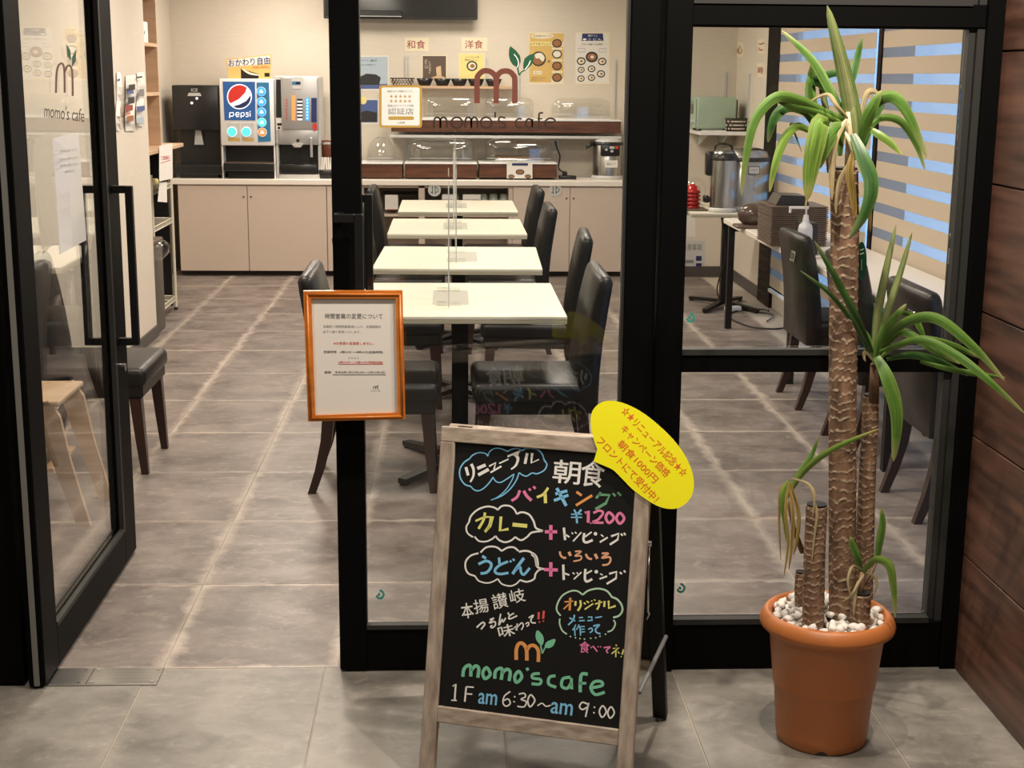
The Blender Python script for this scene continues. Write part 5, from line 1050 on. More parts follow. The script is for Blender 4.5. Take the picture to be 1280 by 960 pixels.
def wicker(name, x, y, z, rx, ry, h, label):
    t = thing(name, (x, y, z), label, 'basket'); b = mb('basket'); b.lathe((x, y, z), [(0, .004), (.8, 0), (.84, .02), (1, h), (.94, h), (.8, .01), (0, .008)], 24, f=lambda r, zz, a: (r * (rx * ry) / math.hypot(ry * math.cos(a), rx * math.sin(a)), zz)); b.build('woven_body', t)
    b = mb('basketlight')
    for j in range(3):
        for i in range(18):
            a = 2 * PI * (i + .5 * (j % 2)) / 18; f = .86 + .12 * (j + .7) / 3; zz = z + h * (.2 + .27 * j); rr = f * (rx * ry) / math.hypot(ry * math.cos(a), rx * math.sin(a)) + .003
            b.obox((x + rr * math.cos(a), y + rr * math.sin(a), zz), (.006, .020, .011), Matrix.Rotation(a, 3, 'Z'))
    o = b.build('pale_strips', t); o['kind'] = 'stuff'; return t
wicker('woven_basket', at(503, 100, Y=YW + .08).x, YW + .09, zw, .105, .07, .065, 'black and white woven basket at the left end of the bowl shelf')
for i, (px, ya, yb) in enumerate([(507.5, 70, 225), (607.5, 72, 225), (648.5, 92, 225), (769, 74, 225)]):
    b = mb('lgrey'); p0 = at(px, ya, Y=YB - .015); p1 = at(px, 215, Y=YB - .015); b.box(p0.x - .008, p0.x + .008, YB - .016, YB, CT + .02, p0.z)
    tag(b.build('wall_standard'), ['slotted metal upright on the wall above the woven basket', 'slotted metal upright on the wall behind the orange m', 'slotted metal upright on the wall right of the orange m', 'slotted metal upright near the right end of the back wall'][i], 'bracket rail', 'wall uprights of the shelves')
# ---- posters and notices on the back wall
PWL = planeY(YB)
def poster(q, label, cat='poster', name='poster', mat='paper', P=PWL, th=.002):
    t = mb(mat); n = P(q[0][0], q[0][1], .0) - P(q[0][0], q[0][1], .01); a = [P(x, y, .0) for x, y in q]; c = [P(x, y, th) for x, y in q]
    t.faces(a + c, [(0, 1, 2, 3), (4, 5, 6, 7), (0, 1, 5, 4), (1, 2, 6, 5), (2, 3, 7, 6), (3, 0, 4, 7)]); return t
def rc(x0, y0, x1, y1): return [(x0, y0), (x1, y0), (x1, y1), (x0, y1)]
def fin(b, label, name='poster', cat='poster', grp=None): return tag(b.build(name), label, cat, grp)
Q5 = lambda x, y: (620 + x / 4.8, y / 4.8)
b = poster(rc(661.5, 40.5, 704.5, 105.5), '', mat='cream'); b.m('mustard'); b.rect(*Q5(200, 250), *Q5(332, 495), PWL, .003); b.rect(*Q5(203, 200), *Q5(404, 252), PWL, .0028); b.rect(*Q5(332, 280), *Q5(404, 470), PWL, .0029)
b.m('palegold'); b.rect(*Q5(203, 250), *Q5(332, 275), PWL, .0035); b.m('cream'); b.disc(*Q5(278, 216), 14.5, 3.6, PWL, .0036)
b.m('ink'); b.text('大人気カレーの', PWL, *Q5(278, 216), 23, 3, off=.0045, res=1); b.text('おすすめアレンジ', PWL, *Q5(268, 264), 26, 3.4, off=.0045, bold=.01, res=1)
b.disc(*Q5(255, 353), 9.3, 9.3, PWL, .0038); b.m('food'); b.disc(*Q5(255, 353), 7.6, 7.6, PWL, .0044); b.m('bowlwhite'); b.area([Q5(x, y) for x, y in ((235, 325), (270, 318), (292, 345), (280, 368), (258, 350), (240, 350))], PWL, .005, True)
b.m('ink'); b.text('×', PWL, *Q5(317, 368), 3.4, 3.4, off=.0045, res=1)
for y in (260, 325, 396, 466): b.m('ink'); b.disc(*Q5(366, y), 6.2, 5.4, PWL, .0044); b.m('food' if y != 325 else 'bowlwhite'); b.disc(*Q5(366, y), 4.8, 4.0, PWL, .005)
b.m('cream')
for y in (292, 362, 432): b.rect(*Q5(335, y - 6), *Q5(400, y + 6), PWL, .0046)
b.rect(*Q5(224, 425), *Q5(275, 447), PWL, .0044); b.m('ink'); b.text('カレー', PWL, *Q5(250, 436), 8, 3, off=.005, res=1); b.text('お好みのトッピング', PWL, *Q5(258, 466), 18, 2.2, off=.0045, res=1); b.text('自分だけのカレー', PWL, *Q5(255, 480), 18, 2.2, off=.0045, res=1)
fin(b, 'mustard coloured curry poster with round dish pictures on the back wall')
b = poster(rc(719.5, 40.5, 762, 105.5), '', mat='cream'); b.m('paper'); b.rect(*Q5(480, 205), *Q5(672, 495), PWL, .0026); b.m('navy'); b.area([Q5(x, y) for x, y in ((518, 201), (641, 201), (646, 245), (514, 245))], PWL, .003)
b.m('c_white'); b.text('讃岐うどん', PWL, *Q5(580, 214), 12, 2.4, off=.004, res=1); b.text('●うどん', PWL, *Q5(578, 236), 24, 2.8, off=.004, res=1); b.m('ink'); b.text('こだわりの讃岐うどんを朝食で', PWL, *Q5(578, 266), 27, 2.6, off=.004, res=1)
for cx, cy, r in ((575, 342, 37), (511, 367, 27), (637, 369, 26), (511, 419, 21), (573, 413, 23), (630, 443, 25), (510, 471, 22), (573, 466, 22)):
    b.m('ink'); b.disc(*Q5(cx, cy), r / 4.8, r / 4.8 * .88, PWL, .0036); b.m('food' if r > 30 else 'cream'); b.disc(*Q5(cx, cy), r / 4.8 * .74, r / 4.8 * .6, PWL, .0044); b.m('bowlwhite' if r > 30 else 'food'); b.disc(*Q5(cx + 2, cy), r / 4.8 * .3, r / 4.8 * .26, PWL, .005)
b.m('grey'); b.stroke([Q5(x, y) for x, y in ((490, 292), (535, 292), (535, 312), (490, 312))], PWL, .5, .004, False, True); b.stroke([Q5(x, y) for x, y in ((620, 292), (662, 292), (662, 312), (620, 312))], PWL, .5, .004, False, True)
fin(b, 'white noodle poster with a navy banner and round bowls on the back wall')
b = poster(rc(506, 47, 536, 64), '', mat='cream'); b.m('darkred'); b.text('和食', PWL, 520, 55.5, 23, 10.5, off=.003, bold=.012); fin(b, 'small sign with two dark red characters above the dark poster', 'food_sign', 'sign')
b = poster(rc(577, 47, 609, 64), '', mat='cream'); b.m('darkred'); b.text('洋食', PWL, 592.5, 55.5, 22.5, 10.5, off=.003, bold=.012); fin(b, 'small sign with two dark red characters above the yellow leaflet', 'food_sign', 'sign')
b = poster(rc(527.5, 69, 559, 100), '', mat='cream'); b.m('tray'); b.rect(528.5, 70, 557.5, 99, PWL, .003); b.m('cream'); b.text('だし', PWL, 533, 80, 4, 12, off=.0045, res=1); b.text('旨い', PWL, 537.5, 84, 2.4, 16, off=.0045, res=1); b.m('beech'); b.area([(545, 84), (551, 82), (552, 96), (546, 98)], PWL, .0045); b.disc(548, 98, 9, 3, PWL, .004); fin(b, 'dark brown leaflet with a wooden ladle picture behind the bowls')
b = poster(rc(573.5, 66.5, 606.5, 101), '', mat='cream'); b.m('palegold'); b.rect(574.5, 67.5, 605, 100, PWL, .003); b.m('ink'); b.text('ブールマニエ風', PWL, 590, 71.5, 18, 2, off=.0045, res=1); b.text('特製シチュー', PWL, 590, 75, 18, 2.4, off=.0045, res=1); b.disc(590, 82.5, 6.8, 6.4, PWL, .004); b.m('cream'); b.disc(590, 82.5, 5, 4.6, PWL, .0045); b.m('food'); b.disc(590.5, 82.5, 2.8, 2.5, PWL, .005); fin(b, 'yellow leaflet with a round dish picture behind the bowls')
b = poster(rc(440, 69.5, 486, 113), '', mat='paper'); b.m('sky'); b.rect(441, 71, 484.5, 107, PWL, .003); b.m('ink'); b.text('入って、温まる。', PWL, 462, 75.5, 21, 2.8, off=.0045, res=1); b.text('こだわりの天然温泉をどうぞ', PWL, 460, 81, 20, 1.6, off=.0045, res=1); b.area([(450, 96), (458, 92), (470, 93), (476, 97), (474, 106), (451, 106)], PWL, .0045); b.m('blue'); b.rect(441, 105, 484.5, 111, PWL, .0035); fin(b, 'pale blue poster with a black shape, right of the door stile')
b = poster(rc(440, 123.5, 473.5, 155.5), '', mat='paper'); b.m('blue'); b.rect(441, 125, 472, 153, PWL, .003); b.m('ink'); b.area([(446, 142), (458, 138), (471, 141), (471, 152), (446, 152)], PWL, .0045); b.m('palegold'); b.disc(454, 125.5, 4.4, 5, PWL, .005); fin(b, 'small dark blue poster with a yellow dot below the pale blue one')
# side papers on the wall corner, television, box
PCx = planeX(1.62, -1)
b = mb('paper'); b.prism([PCx(x, y) for x, y in ((776, 38), (784, 36), (783, 68), (776, 68))], (-.002, 0, 0)); b.prism([PCx(x, y) for x, y in ((776, 86), (783, 86), (783, 101), (776, 100))], (-.002, 0, 0)); b.m('grey'); b.text('お知らせ', lambda x, y, o: PCx(x, y, .003), 780, 50, 4, 12, res=1); tag(b.build('wall_papers'), 'narrow papers on the wall edge beside the closed door stile', 'notice')
b = mb('tvblack'); x0, z0 = xz(404.5, 23, 12.45); x1, _ = xz(597, 23, 12.45); t = thing('television', ((x0 + x1) / 2, 12.5, z0), 'black flat television hung high on the back wall', 'television')
b.box(x0, x1, 12.45, 12.50, z0, z0 + .78, .006); b.build('case', t); b = mb('darkglass'); b.box(x0 + .015, x1 - .015, 12.447, 12.45, z0 + .02, z0 + .765); b.build('screen', t); b = mb('machine'); b.box((x0 + x1) / 2 - .2, (x0 + x1) / 2 + .2, 12.50, YB, z0 + .2, z0 + .6); b.build('wall_mount', t)
b = mb('machine'); x0, z0_ = xz(449, 20.5, 12.40); x1, _ = xz(502, 12, 12.40); b.box(x0, x1, 12.40, 12.449, z0_, z0_ + .05, .004); b.m('lgrey'); b.box(x0, x1, 12.396, 12.40, z0_, z0_ + .006); b.build('speaker_bar', t)
# socket, adapter, power strip
b = mb('white'); P = PWL; 
x, z = xz(693.5, 183, YB); b.box(x - .035, x + .035, YB - .01, YB, z - .06, z + .06, .004); b.m('lgrey'); b.box(x - .02, x + .02, YB - .013, YB - .01, z - .04, z + .04, .002); tag(b.build('wall_socket'), 'white wall socket under the upper shelf, left of the urn', 'socket')
t = thing('power_strip', tuple(at(709, 221, Y=12.2)), 'black power strip with its cable on the worktop beside the urn', 'power strip')
b = mb('machine'); x0, _ = xz(699, 219, 12.2); x1, _ = xz(720, 219, 12.2); b.box(x0, x1, 12.16, 12.26, CT, CT + .03, .006, 2); b.build('body', t); b = mb('machine'); b.tube(smooth_pts([tuple(at(694, 176, Y=12.6)), tuple(at(697, 187, Y=12.58)), tuple(at(700, 196, Y=12.5)), tuple(at(698, 209, Y=12.4)), tuple(at(702, 214, Y=12.3)), tuple(at(708, 215, Y=12.22))], 5), .006, 6); b.box(at(703, 212, Y=12.22).x, at(709, 212, Y=12.22).x, 12.19, 12.24, CT + .03, CT + .06, .005); b.build('cable', t)
# hot water urn
def urn(x, y, z, r, h, label, cat='urn', name='hot_water_urn'):
    t = thing(name, (x, y, z), label, cat); b = mb('lgrey'); b.lathe((x, y, z), [(0, 0), (r * 1.04, 0), (r * 1.06, .012), (r * 1.0, .03), (0, .03)], 36); b.build('base', t)
    b = mb('steel'); b.lathe((x, y, z), [(r * .97, .03), (r * .97, h * .86), (r * .9, h * .9)], 36); b.build('body', t)
    b = mb('machine'); b.lathe((x, y, z), [(r * .99, h * .84), (r * 1.0, h * .87), (r * .98, h * .90), (r * .9, h * .92)], 36); b.build('collar', t); return t
ux = at(760, 200, Y=12.28).x; hu = at(760, 173, Y=12.28).z - CT
t = urn(ux, 12.30, CT, .132, hu, 'stainless hot water urn with a black control panel at the right end of the worktop')
b = mb('lgrey'); b.lathe((ux, 12.30, CT), [(.118, hu * .9), (.11, hu * .97), (.05, hu), (0, hu)], 32); b.build('lid', t)
P = planeY(12.30 - .137); b = mb('machine'); x0, z0 = xz(751, 195, 12.163); x1, z1 = xz(775, 181, 12.163); b.box(x0, x1, 12.155, 12.20, z0, z1, .008, 2); cp = b.build('control_panel', t)
b = mb('lgrey'); P = planeY(12.155); b.rect(762, 183, 768, 186, P, .001); b.disc(758, 187, 1.6, 1.6, P, .001); b.disc(765, 189, 2, 1.6, P, .001); b.m('glow_red'); b.rect(769, 182.5, 773, 186, P, .001); b.build('buttons', cp)
b = mb('paper'); P = planeY(12.163); b.prism([P(x, y, .004) for x, y in rc(756.5, 200.5, 772, 209.5)], (0, .004, 0)); b.m('grey'); b.text('給湯ポット', P, 764, 205, 11, 3, off=.0055, res=1); b.build('paper_label', t)
b = mb('machine'); q = at(738, 180, Y=12.25); b.tube([(ux - .11, 12.28, CT + hu * .86), (ux - .15, 12.25, CT + hu * .87), (ux - .19, 12.22, CT + hu * .78)], [.022, .022, .012], 10); b.build('spout', t)

# ---- drink machines, left
CTz = CT
def mx(px, Y): return at(px, 200, Y=Y).x
YM = 12.08
t = thing('ice_dispenser', tuple(at(248, 221, Y=YM)), 'black ice and water dispenser, leftmost machine on the worktop', 'dispenser')
x0, x1 = mx(218, YM), mx(276, YM); zt = at(248, 106.5, Y=YM).z; zm = at(248, 163, Y=YM).z
b = mb('machine'); b.box(x0, x1, YM, YM + .42, zm, zt, .012, 2); b.box(x0 + .03, x1 - .01, YM + .12, YM + .42, CTz, zm + .01); b.build('housing', t)
b = mb('machine'); b.box(x0 + .01, x1, YM - .02, YM + .2, CTz + .03, CTz + .11, .006); b.box(x0 + .04, x1 - .03, YM + .0, YM + .12, CTz, CTz + .03); b.build('drip_tray', t)
b = mb('lgrey'); cx = mx(248.5, YM + .06); b.prism([(cx - .035, YM + .08, zm - .12), (cx + .04, YM + .08, zm - .12), (cx + .022, YM + .08, zm), (cx - .022, YM + .08, zm)], (0, .03, 0)); b.build('ice_chute', t)
P = planeY(YM - .001); b = mb('lgrey'); b.text('ICE', P, 243, 112.5, 8, 4, off=.001, bold=.02); b.area([(234, 120), (252, 120), (250, 116), (236, 116)], P, .0005); b.build('marking', t); b = mb('glow_white'); b.disc(246, 123, 1.7, 1.7, P, .001, 10); b.disc(239.7, 128.7, 1.8, 1.8, P, .001, 10); b.build('indicator_lights', t)
b = mb('lgrey'); b.box(x1 + .0005, x1 + .003, YM + .02, YM + .4, CTz, zt - .01); b.build('side_strip', t)
# soda machine
YP = 12.06
t = thing('soda_dispenser', tuple(at(312, 221, Y=YP)), 'white soda dispenser with a lit blue pepsi panel and round buttons', 'dispenser')
x0, x1 = mx(277, YP), mx(344, YP); zt = at(310, 98.5, Y=YP).z; zm = at(310, 182, Y=YP).z; zb_ = at(310, 216, Y=YP).z
b = mb('white'); b.box(x0, x1, YP, YP + .46, zm, zt, .008, 2); b.box(x0, x0 + .012, YP + .02, YP + .46, CTz, zm); b.box(x1 - .012, x1, YP + .02, YP + .46, CTz, zm); b.build('housing', t)
b = mb('machine'); b.box(x0 + .012, x1 - .012, YP + .16, YP + .45, CTz + .02, zm, 0); b.build('back_panel', t)
b = mb('machine'); b.box(x0 + .02, x1 - .008, YP - .05, YP + .2, CTz + .065, CTz + .13, .006); b.box(x0 + .05, x1 - .02, YP + .02, YP + .16, CTz, CTz + .065); b.m('tray'); b.box(x0 + .03, x1 - .02, YP - .045, YP + .15, CTz + .13, CTz + .134); b.build('drip_tray', t)
P = planeY(YP); V3 = lambda x, y: (200 + x / 5.054, 50 + y / 5.054)
def V(b, m, pts, off, s=True): b.m(m); b.area([V3(*p) for p in pts], P, off, s)
b = mb('glow_panel'); b.prism([P(*V3(x, y), .004) for x, y in ((396, 262), (600, 264), (603, 508), (408, 506))], (0, .004, 0)); pnl = b.build('picture_panel', t)
b = mb('glow_white'); b.disc(*V3(502, 358), 15.6, 15.8, P, .005, 32); b.m('glow_red')
b.area([V3(502 + 72 * math.cos(math.radians(a)), 358 + 73 * math.sin(math.radians(a))) for a in range(145, 321, 11)] + [V3(540, 330), V3(500, 372), V3(455, 396)], P, .0058); b.m('navy')
b.area([V3(502 + 72 * math.cos(math.radians(a)), 358 + 73 * math.sin(math.radians(a))) for a in range(-8, 125, 11)] + [V3(500, 408), V3(545, 385)], P, .0058)
b.m('glow_white')
for pts in ([(440, 485), (440, 460), (463, 458), (466, 474), (458, 482), (442, 480)], [(478, 472), (500, 472), (498, 458), (482, 458), (478, 472), (484, 484), (500, 482)], [(512, 485), (512, 460), (530, 458), (533, 474), (526, 482), (514, 480)], [(560, 460), (545, 458), (544, 468), (558, 472), (556, 484), (542, 483)], [(569, 460), (569, 484)]): b.stroke([V3(*p) for p in pts], P, 1.25, .0056, False)
b.stroke([V3(440, 484), V3(440, 492)], P, 1.25, .0056); b.stroke([V3(512, 484), V3(512, 492)], P, 1.25, .0056); b.disc(*V3(569, 452), .8, .8, P, .0056, 8); b.build('emblem', pnl)
b = mb('glow_cyan'); b.prism([P(*V3(x, y), .004) for x, y in ((610, 268), (688, 268), (700, 640), (620, 645))], (0, .004, 0)); bp2 = b.build('button_column', t)
for i, (cx, cy, m_) in enumerate(((640, 325, 'glow_blue'), (641, 390, 'glow_blue'), (642, 455, 'glow_blue'), (644, 520, 'glow_teal'), (646, 583, 'glow_orange'))):
    b = mb('glow_white'); c0 = P(*V3(cx, cy), .004); b.cyl(c0, c0 + Vector((0, -.004, 0)), .037, seg=20); b.m(m_); b.cyl(c0 + Vector((0, -.004, 0)), c0 + Vector((0, -.007, 0)), .035, seg=20); b.m('glow_white'); b.obox(c0 + Vector((0, -.0075, -.004)), (.03, .001, .014)); b.obox(c0 + Vector((0, -.0075, .012)), (.018, .001, .006)); b.build('button', bp2)
for i, (cx, m_) in enumerate(((455, 'glow_blue'), (545, 'glow_teal'))):
    b = mb('lgrey'); b.prism([P(*V3(x, y), .004) for x, y in ((cx - 30, 525), (cx + 48, 525), (cx + 48, 625), (cx - 26, 625))], (0, .004, 0)); b.m('gold'); b.prism([P(*V3(x, y), .0045) for x, y in ((cx - 26, 618), (cx + 48, 618), (cx + 48, 638), (cx - 24, 638))], (0, .004, 0)); pb = b.build('push_plate', t)
    b = mb('glow_white'); c0 = P(*V3(cx, 580), .0048); b.cyl(c0, c0 + Vector((0, -.004, 0)), .041, seg=20); b.m('glow_teal'); b.cyl(c0 + Vector((0, -.004, 0)), c0 + Vector((0, -.007, 0)), .036, seg=20); b.build('button', pb)
# refill sign above
b = mb('mustard'); PR = planeY(12.14); b.prism([PR(*V3(x, y)) for x, y in ((415, 122), (700, 90), (708, 155), (698, 165), (700, 246), (432, 244), (428, 168), (418, 160))], (0, .004, 0)); b.m('paper'); b.area([V3(x, y) for x, y in ((424, 128), (693, 97), (700, 150), (430, 170))], PR, .001)
b.m('machine'); b.area([V3(*p) for p in ((510, 175), (540, 190), (625, 215), (622, 244), (512, 244))], PR, .001); b.m('cream'); b.area([V3(*p) for p in ((512, 180), (560, 215), (622, 225), (622, 218), (570, 205), (530, 185))], PR, .0016, True); b.m('navy'); b.text('おかわり自由', PR, *V3(563, 137), 52, 9, -4, .03, .002); b.m('red'); b.text('FREE REFILL', PR, *V3(640, 172), 22, 2.4, -2, 0, .002, res=1); b.m('machine'); b.rect(*V3(660, 208), *V3(692, 232), PR, .0016)
sg = tag(b.build('refill_sign'), 'mustard refill sign with navy characters standing on the soda dispenser', 'sign'); sg.location.z -= .0
# coffee machine
YC = 12.08
t = thing('coffee_machine', tuple(at(375, 221, Y=YC)), 'silver and white coffee machine with lit selection strips', 'coffee machine')
x0, x1 = mx(345, YC), mx(400.5, YC); zt = at(370, 95, Y=YC).z; zm = at(370, 181, Y=YC).z; xs = mx(353.5, YC)
b = mb('lgrey'); b.box(x0, x1, YC + .02, YC + .42, zm, zt, .008); b.box(x0, x0 + .02, YC + .03, YC + .42, CTz, zm); b.box(x1 - .02, x1, YC + .03, YC + .42, CTz, zm); b.build('housing', t)
b = mb('silver'); b.box(xs, x1 - .004, YC - .03, YC + .02, zm + .12, zt - .006, .015, 3); b.box(xs - .03, x1 - .01, YC - .02, YC + .03, zm - .0, zm + .13, .012, 2); b.build('door', t)
b = mb('machine'); b.box(x0 + .02, x1 - .02, YC + .12, YC + .4, CTz + .02, zm); b.build('recess', t)
b = mb('lgrey'); n = 14; xm_ = (x0 + x1) / 2; hw = (x1 - x0) / 2; b.prism([(xm_ - hw, YC + .2, CTz)] + [(xm_ - hw * math.cos(PI * i / n), YC + .05 - .09 * math.sin(PI * i / n), CTz) for i in range(n + 1)] + [(xm_ + hw, YC + .2, CTz)], (0, 0, .035)); b.m('machine'); b.box(x0 + .03, x1 - .03, YC, YC + .2, CTz + .036, CTz + .12, .01, 2); b.build('drip_tray', t)
P = planeY(YC + .018); b = mb('machine'); b.rect(*V3(733, 250), *V3(775, 490), P, .003); b.m('paper'); b.rect(*V3(735, 492), *V3(776, 570), P, .003); b.m('machine'); b.rect(*V3(740, 525), *V3(774, 540), P, .004); b.disc(*V3(752, 556), 1.8, 1.8, P, .004, 10); b.build('bean_window', t)
P = planeY(YC - .031); b = mb('lgrey'); b.area([V3(*p) for p in ((828, 236), (905, 236), (892, 308), (838, 308))], P, .002); b.m('glow_cyan'); b.rect(*V3(834, 262), *V3(888, 282), P, .004); b.m('machine'); b.rect(*V3(858, 265), *V3(886, 279), P, .005); b.build('display', t)
b = mb('glow_white')
for k in range(6): b.rect(*V3(868, 385 + 22 * k), *V3(898, 397 + 22 * k), P, .003)
b.m('glow_orange'); b.rect(*V3(832, 350), *V3(856, 508), P, .002); b.m('machine')
for k in range(6): b.rect(*V3(866, 372 + 22 * k), *V3(900, 383 + 22 * k), P, .003)
b.build('strength_strip', t); b = mb('glow_red')
for k in range(7): b.disc(*V3(800, 378 + 19.5 * k), .9, 1.1, P, .003, 8)
b.m('glow_blue'); b.rect(*V3(918, 365), *V3(944, 508), P, .002); b.m('glow_white')
for k in range(7): b.disc(*V3(931, 378 + 19.5 * k), .9, 1.1, P, .004, 8)
b.m('navy'); b.rect(*V3(956, 366), *V3(990, 520), P, .003); b.m('red'); b.disc(*V3(978, 548), 3, 5, P, .003); b.build('selection_strips', t)
b = mb('machine'); c0 = P(*V3(871, 636), .0); b.cyl(c0 + Vector((0, -.0, 0)), c0 + Vector((0, -.006, 0)), .014, seg=14); b.m('white'); c1 = P(*V3(868, 662)); b.cyl(c1, c1 + Vector((0, 0, -.02)), .045, .03, seg=18); b.m('silver'); b.box(c0.x + .10, c0.x + .12, YC - .04, YC - .02, zm - .10, zm + .06, .003); b.build('spout', t)
# cups and napkins between the machine and the door stile
x = mx(408, 12.2); t = thing('paper_cup_stack', (x, 12.25, CTz), 'stack of brown paper cups in a holder right of the coffee machine', 'cups'); b = mb('cupbrown'); z0 = at(405, 205, Y=12.2).z; z1 = at(405, 176, Y=12.2).z
b.lathe((x, 12.25, 0), [(0, z0), (.032, z0), (.042, z1 - .02), (.044, z1), (0, z1 + .006)], 20); b.build('cups', t); b = mb('silver'); b.lathe((x, 12.25, 0), [(.043, z1 - .034), (.047, z1 - .03), (.047, z1 - .018), (.043, z1 - .014)], 20); b.build('band', t); b = mb('machine'); b.box(x - .06, x + .05, 12.30, 12.36, CTz, z1 - .05); b.build('holder', t)
t = thing('sugar_tray', (x - .01, 12.14, CTz), 'black tray of small white packets at the foot of the cup stack', 'tray'); b = mb('machine'); b.box(x - .058, x + .07, 12.10, 12.21, CTz, CTz + .075, .012, 2); b.build('tray', t)
for i in range(7): b = mb('paper'); b.obox((x - .048 + .018 * i, 12.12, CTz + .12), (.015, .02, .11), Matrix.Rotation(random.uniform(-.12, .12), 3, 'Y'), .002); b.build('packet', t)
# ================================================================ LEFT RECESS
XS = -1.95
t = thing('open_shelf_unit', (-2.15, 9.6, 1.18), 'open light wooden shelf unit in the left recess above the wooden desk board', 'shelf unit')
b = mb('shelfwood'); b.box(-2.34, XS, 9.98, 10.0, 1.17, 2.5); b.build('side_panel', t); b = mb('shelfwood'); b.box(-2.34, XS, 9.12, 9.14, 1.17, 2.5); b.build('side_panel', t)
b = mb('shelfwood'); b.box(-2.345, -2.335, 9.14, 9.98, 1.17, 2.5); b.build('back_panel', t)
for z in (1.845, 1.527, 2.16): b = mb('shelfwood'); b.box(-2.335, XS, 9.14, 9.98, z - .022, z, .001); b.build('shelf', t)
b = mb('shelfwood'); b.box(-2.345, -1.875, 9.12, 10.40, 1.145, 1.17, .002); tag(b.build('desk_board'), 'light wooden board shelf with a paper hanging from its edge, left of the ice dispenser', 'shelf')
b = mb('white'); p = at(183, 52, X=-1.97); b.box(-2.10, -1.97, 9.52, 9.80, 1.845, 1.98, .004); b.m('gap'); b.box(-1.969, -1.968, 9.68, 9.695, 1.90, 1.92); tag(b.build('white_box'), 'small white box on the upper board of the wooden shelf unit', 'box')
# hanging papers from the board
PH = planeX(-1.873, 1)
def sheet(q, label, P, name='notice', th=.002, cat='notice', bow=0.0):
    b = mb('paper'); a = [P(x, y, .001) for x, y in q]; c = [P(x, y, .001 + th) for x, y in q]; b.faces(a + c, [(0, 1, 2, 3), (4, 5, 6, 7), (0, 1, 5, 4), (1, 2, 6, 5), (2, 3, 7, 6), (3, 0, 4, 7)]); return b
b = sheet([(199, 182), (215.5, 179), (216, 223), (199, 227)], '', PH); b.m('red'); b.text('ご自由に', PH, 207, 197, 11, 5, -8, .02, .004, res=1); b.stroke([(201, 204), (213, 200)], PH, .7, .004); tag(b.build('notice'), 'white paper with red characters hanging from the wooden board edge', 'notice')
b = sheet([(199.5, 229), (208.5, 227), (209, 253), (197, 252)], '', planeX(-1.885, 1)); tag(b.build('notice'), 'plain white paper hanging on the wire rack below the red lettered one', 'notice')
# wire rack
t = thing('wire_rack', (-2.13, 9.75, 0), 'ivory wire rack standing under the wooden board in the left recess', 'rack')
for x in (-1.945, -2.31):
    for y in (9.56, 10.24):
        b = mb('chromewire'); b.cyl((x, y, .02), (x, y, 1.0), .012, seg=12); b.m('machine'); b.cyl((x, y, 0), (x, y, .02), .014, seg=10); b.build('post', t)
for z in (.90, .655, .10):
    b = mb('chromewire')
    for x in (-1.945, -2.31): b.tube([(x, 9.56, z), (x, 10.24, z)], .005, 6); b.tube([(x, 9.56, z - .03), (x, 10.24, z - .03)], .005, 6)
    for y in (9.56, 10.24): b.tube([(-1.945, y, z), (-2.31, y, z)], .004, 6); b.tube([(-1.945, y, z - .03), (-2.31, y, z - .03)], .004, 6)
    for k in range(12): y = 9.58 + .055 * k; b.tube([(-1.945, y, z), (-2.31, y, z)], .0022, 5)
    for k in range(14): y = 9.57 + .047 * k; b.tube([(-1.945, y, z), (-1.945, y + .0235, z - .03), (-1.945, y + .047, z)], .0022, 5)
    o = b.build('wire_shelf', t)
b = mb('palegold'); b.box(-2.2, -1.99, 9.62, 10.05, .907, .945, .012, 2); tag(b.build('folded_cloth'), 'yellowish folded cloth on the top shelf of the wire rack', 'cloth')
b = mb('machine'); b.box(-2.345, -2.33, 9.12, 10.4, 0, 1.14); b.box(-2.33, -2.0, 10.42, 10.44, 0, 1.14); tag(b.build('dark_board'), 'black board closing the space behind the wire rack', 'board')
# bin
t = thing('waste_bin', (-1.99, 9.35, 0), 'tall grey waste bin with a clear bag in the left recess', 'bin')
b = mb('bin'); b.box(-2.10, -1.875, 9.21, 9.50, 0, .575, .012, 2); b.build('body', t); b = mb('tray'); b.box(-2.105, -1.87, 9.205, 9.505, .575, .605, .01, 2); b.build('lid', t)
b = mb('plastic'); b.lathe((-1.875, 9.25, .54), [(0, -.07), (.05, -.055), (.085, -.01), (.09, .03), (.07, .065), (.03, .07), (.0, .075)], 16, f=lambda r, z, a: (r * (1 + .12 * math.sin(5 * a + z * 40)), z)); b.build('plastic_bag', t)
# three curling notices on the left wall
PLW = planeX(XL, 1)
def curled(x0, x1, ya, yb, dya, label, prints):
    b = mb('paper'); rows = []
    for k in range(9):
        f = k / 8; o = .006 + .022 * abs(math.sin(f * PI * 2.0)) * (1 - .3 * f); dx = 1.5 * math.sin(f * PI * 2)
        rows.append([PLW(x0 + dx * .4, ya + (yb - ya) * f, .004 + o * .3), PLW(x1 + dx, ya + dya + (yb - ya - dya * .6) * f, .004 + o)])
    vs = [p for r in rows for p in r]; n = len(vs); v2 = [p - Vector((.0015, 0, 0)) for p in vs]; f1 = [(2 * i, 2 * i + 1, 2 * i + 3, 2 * i + 2) for i in range(8)]
    b.faces(vs + v2, f1 + [tuple(n + q for q in f) for f in f1] + [(2 * i, 2 * i + 2, n + 2 * i + 2, n + 2 * i) for i in range(8)] + [(2 * i + 1, 2 * i + 3, n + 2 * i + 3, n + 2 * i + 1) for i in range(8)])
    for m_, a, c, d, e in prints: b.m(m_); b.poly([PLW(x, y, .034) for x, y in ((a, c), (d, c - 1), (d, e - 1), (a, e))])
    return tag(b.build('notice'), label, 'notice', 'curling notices on the left wall')
